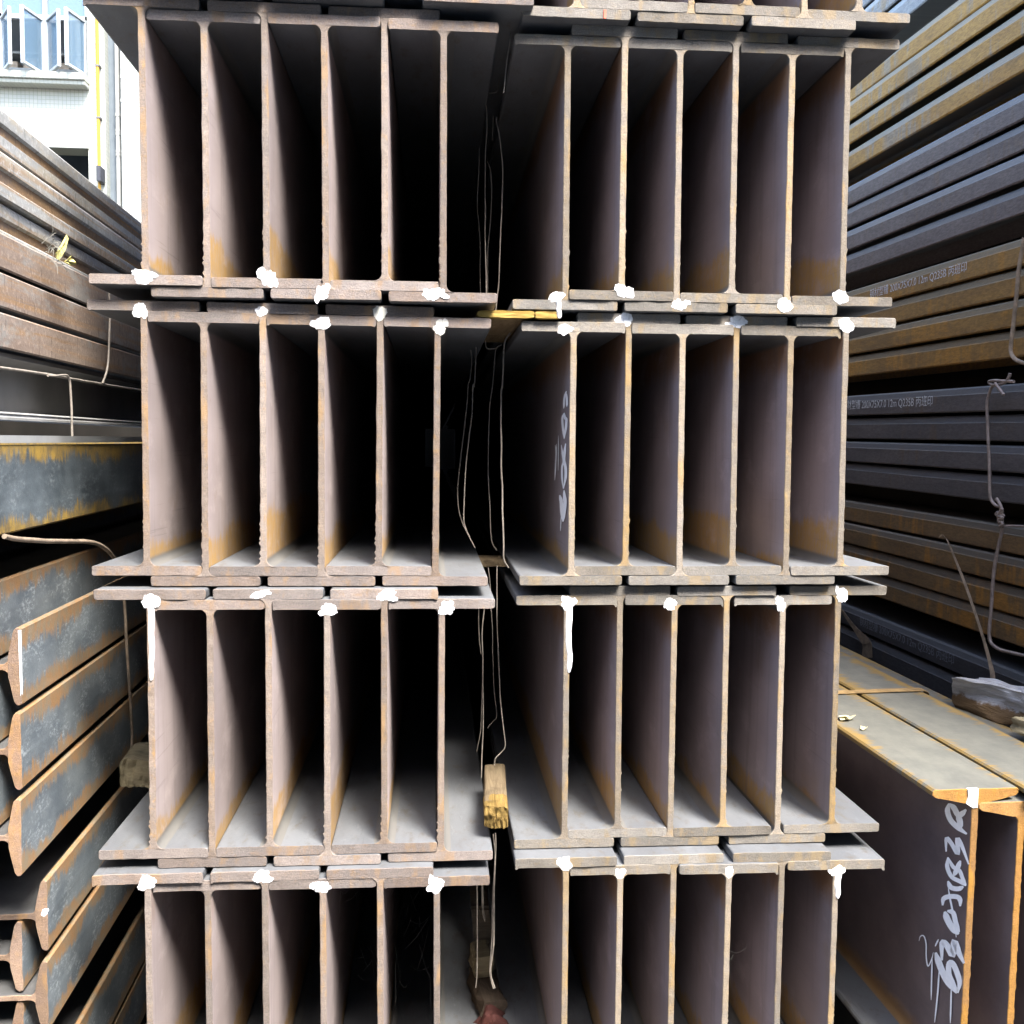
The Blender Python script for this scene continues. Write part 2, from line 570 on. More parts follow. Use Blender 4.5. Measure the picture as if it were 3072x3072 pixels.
# ------------------------------------------------------------------ measured positions (metres)
CENTRE_WIRES = [(0.0012,[(0.154,0.06,2.348),(0.146,0.06,2.308),(0.139,0.06,2.257),(0.133,0.06,2.208),(0.13,0.06,2.172)]),(0.0013,[(0.137,0.3,2.294),(0.136,0.3,2.274),(0.132,0.3,2.259),(0.125,0.3,2.256),(0.113,0.3,2.255)]),(0.0013,[(0.106,0.25,2.213),(0.108,0.25,2.193),(0.108,0.25,2.152),(0.105,0.25,2.067),(0.107,0.25,1.958),(0.11,0.25,1.818)]),(0.0013,[(0.128,0.22,2.179),(0.127,0.22,2.171),(0.133,0.22,2.147),(0.137,0.22,2.117),(0.14,0.22,2.067),(0.138,0.22,1.952),(0.134,0.22,1.847),(0.127,0.22,1.78)]),(0.001,[(0.096,0.34,2.15),(0.097,0.34,2.109),(0.094,0.34,2.033),(0.1,0.34,1.938),(0.102,0.34,1.832)]),(0.001,[(0.112,0.3,2.113),(0.12,0.3,2.088),(0.122,0.3,2.025),(0.115,0.3,1.912),(0.115,0.3,1.826)]),(0.0008,[(0.124,0.3,2.208),(0.123,0.3,2.184),(0.122,0.3,2.156)]),(0.0011,[(0.078,0.26,1.708),(0.081,0.26,1.683),(0.077,0.26,1.641),(0.074,0.26,1.633),(0.067,0.26,1.558),(0.054,0.26,1.445),(0.053,0.26,1.377),(0.065,0.26,1.335),(0.09,0.26,1.286)]),(0.0013,[(0.086,0.22,1.71),(0.088,0.22,1.699),(0.085,0.22,1.63),(0.082,0.22,1.63),(0.079,0.22,1.557),(0.068,0.22,1.453),(0.064,0.22,1.36),(0.069,0.22,1.331),(0.078,0.22,1.312)]),(0.0012,[(0.145,0.28,1.722),(0.135,0.28,1.716),(0.131,0.28,1.702),(0.126,0.28,1.634),(0.12,0.28,1.578),(0.118,0.28,1.483),(0.122,0.28,1.387),(0.127,0.28,1.303),(0.138,0.28,1.278)]),(0.0019,[(0.154,0.16,1.733),(0.147,0.16,1.723),(0.143,0.16,1.707),(0.139,0.16,1.627),(0.137,0.16,1.61),(0.138,0.16,1.502),(0.141,0.16,1.394),(0.145,0.16,1.31),(0.145,0.16,1.274),(0.155,0.16,1.255)]),(0.0013,[(0.107,0.22,1.724),(0.108,0.22,1.711),(0.113,0.22,1.707),(0.128,0.22,1.708)]),(0.001,[(0.098,0.26,1.167),(0.1,0.26,1.101),(0.105,0.26,1.055)]),(0.0013,[(0.109,0.22,1.169),(0.105,0.22,1.109),(0.107,0.22,1.014),(0.108,0.22,0.914),(0.105,0.22,0.795)]),(0.001,[(0.127,0.28,1.16),(0.131,0.28,1.078),(0.134,0.28,0.987),(0.142,0.28,0.916),(0.134,0.28,0.901),(0.122,0.28,0.885)]),(0.0013,[(0.134,0.2,1.254),(0.134,0.2,1.169),(0.137,0.2,1.094),(0.141,0.2,1.006),(0.148,0.2,0.93),(0.155,0.2,0.873),(0.146,0.2,0.856),(0.134,0.2,0.843),(0.132,0.2,0.828)]),(0.001,[(0.117,0.24,1.246),(0.123,0.24,1.2),(0.126,0.24,1.162)]),(0.001,[(0.109,0.26,0.992),(0.106,0.26,0.895),(0.097,0.26,0.84)]),(0.0018,[(0.129,0.12,0.713),(0.131,0.12,0.672),(0.129,0.12,0.583),(0.128,0.12,0.471),(0.123,0.12,0.418),(0.132,0.12,0.384)]),(0.0018,[(0.127,0.13,0.706),(0.13,0.13,0.665),(0.127,0.13,0.579),(0.125,0.13,0.466),(0.122,0.13,0.413),(0.129,0.13,0.378)]),(0.0014,[(0.097,0.2,0.59),(0.099,0.2,0.431),(0.098,0.2,0.372),(0.096,0.2,0.341)]),(0.0011,[(0.11,0.26,0.563),(0.112,0.26,0.488),(0.118,0.26,0.459)]),(0.0011,[(0.114,0.265,0.561),(0.114,0.265,0.493),(0.119,0.265,0.459)])]
LEFT_WIRES = [(0.0024,[(-0.685,-0.282,1.62),(-0.685,-0.226,1.62),(-0.685,-0.086,1.623),(-0.685,0.068,1.624),(-0.685,0.076,1.624),(-0.685,0.272,1.625),(-0.685,0.552,1.628),(-0.685,0.688,1.629)]),(0.0022,[(-0.68,-0.042,1.621),(-0.68,-0.005,1.623),(-0.68,0.034,1.627),(-0.68,0.054,1.627),(-0.68,0.066,1.618),(-0.68,0.069,1.601),(-0.68,0.072,1.571),(-0.68,0.073,1.549),(-0.68,0.074,1.515)]),(0.0022,[(-0.68,0.305,1.826),(-0.68,0.306,1.802),(-0.68,0.307,1.769),(-0.68,0.296,1.693),(-0.68,0.283,1.656),(-0.68,0.252,1.626)]),(0.0042,[(-0.67,-0.259,1.355),(-0.67,-0.217,1.347),(-0.67,-0.12,1.335),(-0.67,0.01,1.322),(-0.67,0.116,1.311),(-0.67,0.185,1.299),(-0.67,0.233,1.283),(-0.67,0.268,1.266),(-0.67,0.299,1.249)]),(0.0034,[(-0.675,0.356,1.171),(-0.675,0.365,1.117),(-0.675,0.373,1.048),(-0.675,0.383,0.974),(-0.675,0.399,0.88),(-0.675,0.397,0.826),(-0.675,0.378,0.795),(-0.675,0.343,0.791)])]
RIGHT_WIRES = [('flat',0.0055,[(1.588,0.745,2.082),(1.588,0.75,2.059),(1.587,0.762,2.003),(1.587,0.771,1.912),(1.587,0.781,1.832),(1.587,0.786,1.784),(1.587,0.769,1.761),(1.588,0.742,1.748),(1.59,0.699,1.737)]),('r',0.0045,[(1.577,0.847,1.69),(1.577,0.858,1.684),(1.577,0.869,1.664),(1.576,0.875,1.639),(1.577,0.869,1.577),(1.577,0.861,1.521),(1.577,0.851,1.451),(1.577,0.846,1.395),(1.578,0.84,1.37),(1.578,0.817,1.354),(1.579,0.794,1.349)]),('r',0.0045,[(1.569,0.754,1.717),(1.568,0.76,1.704),(1.568,0.775,1.694),(1.567,0.798,1.69),(1.566,0.83,1.69),(1.565,0.848,1.697),(1.565,0.845,1.702),(1.566,0.821,1.702),(1.567,0.794,1.699),(1.569,0.735,1.694)]),('r',0.0045,[(1.559,0.808,1.694),(1.559,0.796,1.684),(1.56,0.779,1.67),(1.56,0.765,1.659)]),('r',0.0045,[(1.567,0.792,1.373),(1.568,0.775,1.357),(1.568,0.767,1.343),(1.568,0.769,1.332),(1.568,0.787,1.334),(1.567,0.789,1.328),(1.568,0.762,1.327),(1.569,0.757,1.33)]),('r',0.0045,[(1.571,0.779,1.351),(1.571,0.769,1.335),(1.571,0.787,1.32),(1.571,0.766,1.313),(1.571,0.781,1.304),(1.571,0.762,1.297)]),('r',0.0045,[(1.565,0.759,1.347),(1.564,0.776,1.326),(1.565,0.755,1.322),(1.564,0.773,1.313),(1.565,0.754,1.306),(1.564,0.765,1.297)]),('r',0.003,[(1.571,0.758,1.299),(1.572,0.725,1.302),(1.575,0.64,1.307)]),('r',0.005,[(1.574,0.767,1.3),(1.574,0.774,1.274),(1.574,0.778,1.26),(1.573,0.793,1.206),(1.573,0.803,1.149),(1.573,0.807,1.065),(1.573,0.812,0.993),(1.573,0.804,0.967),(1.574,0.781,0.957),(1.575,0.744,0.954),(1.579,0.639,0.96)])]
LONG_STRAP = [((1.561,1.096,1.236),(1.561,1.089,1.235)),((1.561,1.082,1.246),(1.561,1.076,1.242)),((1.561,1.068,1.249),(1.562,1.061,1.241)),((1.553,1.027,1.233),(1.553,1.018,1.232)),((1.545,0.972,1.19),(1.545,0.961,1.192)),((1.519,0.855,1.117),(1.52,0.844,1.121)),((1.484,0.732,1.05),(1.484,0.72,1.054)),((1.457,0.639,0.994),(1.457,0.626,0.999)),((1.439,0.576,0.942),(1.44,0.56,0.948)),((1.43,0.553,0.914),(1.431,0.533,0.924)),((1.43,0.551,0.878),(1.431,0.526,0.885))]
BENT_STRAP = [((1.55,1.803,0.898),(1.551,1.778,0.902)),((1.552,1.759,0.878),(1.553,1.718,0.878)),((1.555,1.682,0.84),(1.556,1.651,0.853)),((1.557,1.624,0.81),(1.559,1.564,0.833)),((1.557,1.604,0.8),(1.56,1.537,0.82)),((1.557,1.603,0.778),(1.56,1.53,0.797)),((1.557,1.605,0.752),(1.56,1.526,0.769))]
BIG_MARKS = [[(0.0811,0.7964),(0.0746,0.7979),(0.0844,0.7918),(0.0741,0.794),(0.0881,0.7869),(0.0739,0.7902),(0.0914,0.7814),(0.0731,0.7872),(0.0918,0.7762),(0.0727,0.7843),(0.0899,0.7717),(0.0714,0.7812),(0.087,0.7675),(0.0691,0.7779),(0.0831,0.7638),(0.066,0.7749),(0.0783,0.7607),(0.0624,0.7725),(0.0727,0.7585),(0.0583,0.7709),(0.0665,0.7571),(0.0534,0.7698),(0.0597,0.7562),(0.0476,0.769),(0.0524,0.7555),(0.0409,0.7683),(0.0438,0.7553),(0.0335,0.7676),(0.0336,0.7565),(0.0259,0.7661),(0.0234,0.7578),(0.0179,0.7648),(0.0135,0.759),(0.01,0.7634)],[(0.0797,0.7939),(0.0758,0.7986),(0.0761,0.7924),(0.0701,0.7998),(0.0726,0.791),(0.0643,0.8011),(0.0699,0.7895),(0.0579,0.8021),(0.0672,0.7887),(0.0521,0.8013),(0.0641,0.7871),(0.0472,0.7989),(0.0605,0.7845),(0.0433,0.796),(0.0564,0.7817),(0.0403,0.7938),(0.0507,0.7801),(0.0389,0.7933),(0.042,0.7814),(0.0406,0.7931),(0.0344,0.785),(0.0415,0.7928),(0.0293,0.7885),(0.0399,0.794),(0.0252,0.7919),(0.0373,0.796),(0.0213,0.7957),(0.0345,0.7983),(0.0189,0.8),(0.03,0.8012),(0.017,0.804),(0.0251,0.8048),(0.0151,0.8078),(0.0202,0.8083)],[(0.0498,0.7839),(0.0432,0.7881),(0.0508,0.779),(0.0366,0.7883),(0.0502,0.7752),(0.0313,0.7875),(0.048,0.7732),(0.0284,0.7847),(0.0466,0.771),(0.0261,0.781),(0.0461,0.7683),(0.0253,0.7766),(0.0463,0.7647),(0.0255,0.772),(0.0442,0.7614),(0.0285,0.7668),(0.0403,0.7587),(0.033,0.7613)],[(0.0766,0.6978),(0.082,0.6954),(0.0764,0.7057),(0.0838,0.7024),(0.0765,0.714),(0.086,0.7099),(0.076,0.7211),(0.0876,0.7168),(0.0747,0.724),(0.0866,0.7232),(0.0807,0.7199),(0.0739,0.7304),(0.0781,0.7194),(0.0668,0.7296),(0.0728,0.7176),(0.0609,0.7277),(0.0674,0.7158),(0.0551,0.7256),(0.0614,0.7129),(0.0486,0.7225),(0.0544,0.7087),(0.0417,0.7182),(0.0476,0.7052),(0.0361,0.7152),(0.0317,0.7104),(0.0441,0.71),(0.0304,0.7189),(0.0451,0.7123),(0.0328,0.7282),(0.0474,0.7212),(0.0352,0.7371),(0.0499,0.7305),(0.0357,0.7407),(0.0498,0.7379),(0.0449,0.7349),(0.0346,0.745),(0.0412,0.7331),(0.0287,0.7425),(0.0358,0.7295),(0.0229,0.7386),(0.0295,0.7258),(0.0178,0.7337),(0.023,0.7215),(0.013,0.7281),(0.0161,0.716),(0.0078,0.7214),(0.009,0.7101),(0.0026,0.7143),(0.002,0.7044),(-0.0025,0.7074)],[(0.074,0.688),(0.0687,0.69),(0.0763,0.682),(0.0679,0.685),(0.0788,0.6758),(0.0673,0.6801),(0.0808,0.6694),(0.0662,0.6758),(0.0799,0.6638),(0.065,0.672),(0.0767,0.6592),(0.0624,0.6683),(0.0722,0.6552),(0.0587,0.6649),(0.0665,0.652),(0.054,0.6622),(0.0596,0.65),(0.0492,0.6608),(0.051,0.6501),(0.0435,0.6608),(0.0417,0.6517),(0.0362,0.6621),(0.0334,0.6536),(0.028,0.6639),(0.0269,0.6547),(0.0203,0.6652),(0.0219,0.6553),(0.0143,0.6654),(0.0167,0.6565),(0.0103,0.6645),(0.0117,0.6575),(0.007,0.6634),(0.0064,0.6587),(0.0035,0.6623)],[(0.0734,0.6866),(0.0692,0.6898),(0.0696,0.6827),(0.0629,0.6876),(0.0658,0.6785),(0.0566,0.6853),(0.0617,0.6747),(0.0507,0.6835),(0.0559,0.6725),(0.0462,0.6822),(0.0487,0.6726),(0.0425,0.6823),(0.042,0.6742),(0.0379,0.6834),(0.0375,0.6753),(0.0314,0.6849),(0.0347,0.6753),(0.0247,0.6848),(0.0317,0.6738),(0.0198,0.6825),(0.0285,0.6708),(0.0162,0.6791),(0.0254,0.6674),(0.0131,0.6757),(0.0222,0.6644),(0.0102,0.673),(0.0189,0.6624),(0.0077,0.6709),(0.0148,0.6616),(0.0062,0.6683),(0.0109,0.6609),(0.0046,0.6659),(0.007,0.6602),(0.0031,0.6633)],[(0.0301,0.7007),(0.0246,0.7019),(0.036,0.6944),(0.0239,0.697),(0.0406,0.6883),(0.0246,0.6918),(0.0432,0.6827),(0.0272,0.6862),(0.0457,0.6776),(0.0298,0.6808),(0.0481,0.6729),(0.0323,0.6759),(0.0505,0.6686),(0.0348,0.6714),(0.051,0.6646),(0.0391,0.6667),(0.0503,0.6607),(0.0448,0.6618)],[(0.0699,0.6394),(0.0643,0.6433),(0.0695,0.6357),(0.0595,0.6424),(0.0693,0.6315),(0.055,0.6413),(0.0665,0.6284),(0.0521,0.6403),(0.0603,0.6273),(0.0504,0.6399),(0.0521,0.6288),(0.0472,0.6406),(0.0437,0.6316),(0.0418,0.6424),(0.0356,0.635),(0.0357,0.6449),(0.0282,0.6386),(0.0309,0.6472),(0.0215,0.6427),(0.0278,0.649),(0.0166,0.6471),(0.0244,0.6511),(0.0137,0.6511),(0.0194,0.6537),(0.011,0.6549),(0.0141,0.6564)],[(0.0654,0.6269),(0.063,0.6283),(0.0641,0.6219),(0.0603,0.624),(0.0628,0.6168),(0.0576,0.6198),(0.0614,0.6119),(0.0549,0.6156),(0.0595,0.6074),(0.0528,0.6114),(0.0575,0.6036),(0.0508,0.6076),(0.0555,0.6),(0.0488,0.6041),(0.0534,0.5964),(0.0468,0.6005),(0.0511,0.5922),(0.0445,0.5963),(0.0485,0.5874),(0.0418,0.5915),(0.0456,0.5821),(0.0389,0.5862),(0.0426,0.5765),(0.036,0.5805),(0.04,0.5705),(0.0333,0.5744),(0.0377,0.5639),(0.0312,0.5676),(0.035,0.5572),(0.0299,0.56),(0.0323,0.5502),(0.0286,0.5523),(0.0297,0.5433),(0.0274,0.5446)],[(0.0785,0.5848),(0.0847,0.582),(0.0768,0.5892),(0.0859,0.5851),(0.0755,0.5936),(0.0875,0.5883),(0.0737,0.5972),(0.0883,0.5923),(0.0717,0.5991),(0.0866,0.5978),(0.0702,0.6005),(0.0807,0.6039),(0.0671,0.6028),(0.074,0.6091),(0.0626,0.6058),(0.0671,0.6134),(0.0574,0.6088),(0.0603,0.6174),(0.0512,0.612),(0.0525,0.6214),(0.0441,0.6154),(0.044,0.6254),(0.0375,0.6182),(0.0357,0.6289),(0.0331,0.6198),(0.0284,0.6314),(0.0315,0.6201),(0.0222,0.6325),(0.0309,0.6199),(0.0177,0.632),(0.0301,0.6194),(0.0149,0.6305),(0.0292,0.6184),(0.0131,0.6283),(0.0273,0.6176),(0.0134,0.6247),(0.0258,0.6156),(0.0146,0.6207),(0.0246,0.6129),(0.016,0.6168),(0.0232,0.6103),(0.0174,0.613)],[(0.0764,0.5727),(0.0687,0.5779),(0.0773,0.5681),(0.0635,0.5772),(0.0783,0.5634),(0.0586,0.5765),(0.077,0.5597),(0.0553,0.575),(0.0734,0.5568),(0.0525,0.5727),(0.0689,0.5541),(0.0486,0.5703),(0.0636,0.5514),(0.0439,0.5678),(0.0577,0.549),(0.0389,0.5657),(0.0516,0.5472),(0.0341,0.5642),(0.0451,0.5463),(0.0294,0.5636),(0.0378,0.5472),(0.0251,0.5626),(0.0299,0.5498),(0.0213,0.5605),(0.0223,0.5522),(0.0173,0.5582)],[(0.0645,0.5789),(0.0635,0.5828),(0.059,0.5796),(0.0577,0.5864),(0.0537,0.5805),(0.0513,0.5904),(0.0509,0.5809),(0.0433,0.5935),(0.0493,0.581),(0.0358,0.5935),(0.0472,0.5794),(0.0312,0.5904),(0.045,0.5757),(0.0285,0.5859),(0.0427,0.571),(0.0263,0.5813),(0.0399,0.5667),(0.0239,0.5775),(0.0365,0.5632),(0.0209,0.5745),(0.0321,0.5608),(0.0184,0.571),(0.0265,0.5594),(0.017,0.5666),(0.0209,0.5581),(0.0156,0.5621)],[(0.0701,0.4738),(0.0779,0.4695),(0.0696,0.4841),(0.0805,0.4781),(0.0695,0.4948),(0.0834,0.4872),(0.0687,0.5043),(0.0857,0.4957),(0.0667,0.5102),(0.0862,0.5031),(0.0694,0.5064),(0.0778,0.5142),(0.0749,0.5034),(0.0639,0.5201),(0.072,0.5034),(0.0569,0.5204),(0.0681,0.5031),(0.0506,0.5197),(0.0631,0.5012),(0.0441,0.5173),(0.0567,0.4975),(0.0376,0.5134),(0.0498,0.4942),(0.0325,0.5107),(0.0298,0.5016),(0.0438,0.504),(0.0244,0.5137),(0.0459,0.5035),(0.0244,0.5237),(0.0459,0.5127),(0.0246,0.5327),(0.0461,0.5225),(0.0266,0.5321),(0.0415,0.5338),(0.0401,0.5247),(0.0213,0.5402),(0.0362,0.5212),(0.0164,0.5359),(0.0312,0.516),(0.0115,0.5307),(0.025,0.5124),(0.0079,0.5258),(0.0187,0.5103),(0.0047,0.522),(0.0125,0.5086),(0.0011,0.5182),(0.0062,0.507),(-0.0026,0.5145),(0.0001,0.5053),(-0.0062,0.5108)],[(0.1021,0.4727),(0.0941,0.4784),(0.101,0.4661),(0.0869,0.4762),(0.1,0.4595),(0.0799,0.4741),(0.0968,0.4542),(0.0746,0.4708),(0.0916,0.4498),(0.0698,0.4667),(0.0859,0.4453),(0.0643,0.4623),(0.0796,0.4408),(0.0584,0.4579),(0.0725,0.4365),(0.0521,0.454),(0.0642,0.4331),(0.045,0.451),(0.0546,0.4309),(0.0368,0.449),(0.0433,0.4306),(0.0283,0.4468),(0.0307,0.4322),(0.0204,0.4435),(0.0185,0.4337),(0.0127,0.44)],[(0.01,0.4396),(0.0165,0.4367),(0.0071,0.447),(0.0161,0.4431),(0.0038,0.4546),(0.0153,0.4494),(0.0011,0.4625),(0.0154,0.455),(0.0008,0.4703),(0.0173,0.4596),(0.0038,0.4777),(0.0217,0.4645),(0.0099,0.484),(0.0274,0.4703),(0.0166,0.4892),(0.0338,0.4752),(0.0227,0.4928),(0.039,0.4782),(0.0288,0.4942),(0.0423,0.479),(0.0367,0.493),(0.0432,0.4789),(0.0474,0.4875),(0.0401,0.4806),(0.0553,0.4789),(0.0377,0.4832),(0.0578,0.4722),(0.0384,0.4808),(0.0585,0.4653),(0.039,0.4754),(0.0581,0.4584),(0.0386,0.4697),(0.0565,0.4524),(0.0374,0.4651),(0.0531,0.4481),(0.035,0.462),(0.0485,0.4448),(0.0312,0.4593),(0.0436,0.4422),(0.0267,0.4569),(0.0381,0.4408),(0.0232,0.4539),(0.0326,0.4397),(0.0202,0.4509),(0.027,0.4391),(0.0171,0.4484),(0.0216,0.4387),(0.0139,0.4459),(0.0162,0.4382),(0.0107,0.4434)],[(0.1616,0.4663),(0.1634,0.4656),(0.1604,0.4697),(0.1628,0.4687),(0.1593,0.4731),(0.1622,0.4719),(0.158,0.4762),(0.1614,0.4752),(0.1563,0.4786),(0.1596,0.4783),(0.1539,0.4807),(0.1565,0.4816),(0.1512,0.4827),(0.1524,0.4848),(0.1489,0.4839),(0.1475,0.4873),(0.1468,0.4842),(0.1431,0.4879),(0.1443,0.4832),(0.1398,0.4867),(0.1415,0.4809),(0.1368,0.4842),(0.139,0.4776),(0.1342,0.4807),(0.1371,0.4733),(0.1321,0.4762),(0.136,0.4675),(0.131,0.4702),(0.1355,0.4601),(0.1305,0.4628),(0.1351,0.4526),(0.1301,0.4553),(0.1342,0.4462),(0.1292,0.449),(0.1325,0.4405),(0.1276,0.4435),(0.1305,0.4351),(0.1256,0.4382),(0.1281,0.4312),(0.1235,0.4346),(0.1234,0.4306),(0.123,0.4336),(0.1179,0.4361),(0.1222,0.4352),(0.1141,0.4431),(0.1187,0.4416),(0.1108,0.4507),(0.1151,0.4493),(0.1083,0.457),(0.1121,0.4556),(0.1069,0.4613),(0.1102,0.46),(0.1062,0.465),(0.109,0.4638),(0.1058,0.4683),(0.108,0.4673),(0.1052,0.4717),(0.1069,0.471)],[(0.0994,0.4873),(0.1014,0.4868),(0.0948,0.4931),(0.1004,0.4916),(0.092,0.4985),(0.0975,0.497),(0.0891,0.5038),(0.0947,0.5024),(0.0881,0.5087),(0.0901,0.5082)],[(0.1099,0.4594),(0.1079,0.4604),(0.1105,0.446),(0.1064,0.4482),(0.1107,0.4327),(0.1052,0.4357),(0.1103,0.4201),(0.1048,0.4231),(0.1098,0.4082),(0.1043,0.4113),(0.1094,0.3974),(0.1039,0.4005),(0.1089,0.3874),(0.1034,0.3905),(0.1078,0.3781),(0.1037,0.3805),(0.1063,0.3689),(0.1044,0.37)],[(0.0815,0.455),(0.0794,0.4561),(0.0831,0.4395),(0.0786,0.4418),(0.0842,0.4242),(0.0782,0.4274),(0.0847,0.4092),(0.0787,0.4124),(0.0854,0.3939),(0.0795,0.3971),(0.0866,0.3781),(0.0807,0.3813),(0.0881,0.3621),(0.0821,0.3653),(0.089,0.3462),(0.0845,0.3487),(0.0893,0.3307),(0.0872,0.3319)],[(0.0359,0.4389),(0.0339,0.44),(0.0366,0.4288),(0.0323,0.4313),(0.0369,0.419),(0.0312,0.4223),(0.0365,0.4097),(0.0308,0.4129),(0.0361,0.4002),(0.0305,0.4035),(0.0358,0.3908),(0.0302,0.3941),(0.0356,0.3813),(0.0299,0.3846),(0.0346,0.3722),(0.0303,0.3748),(0.0332,0.3634),(0.0312,0.3646)]]
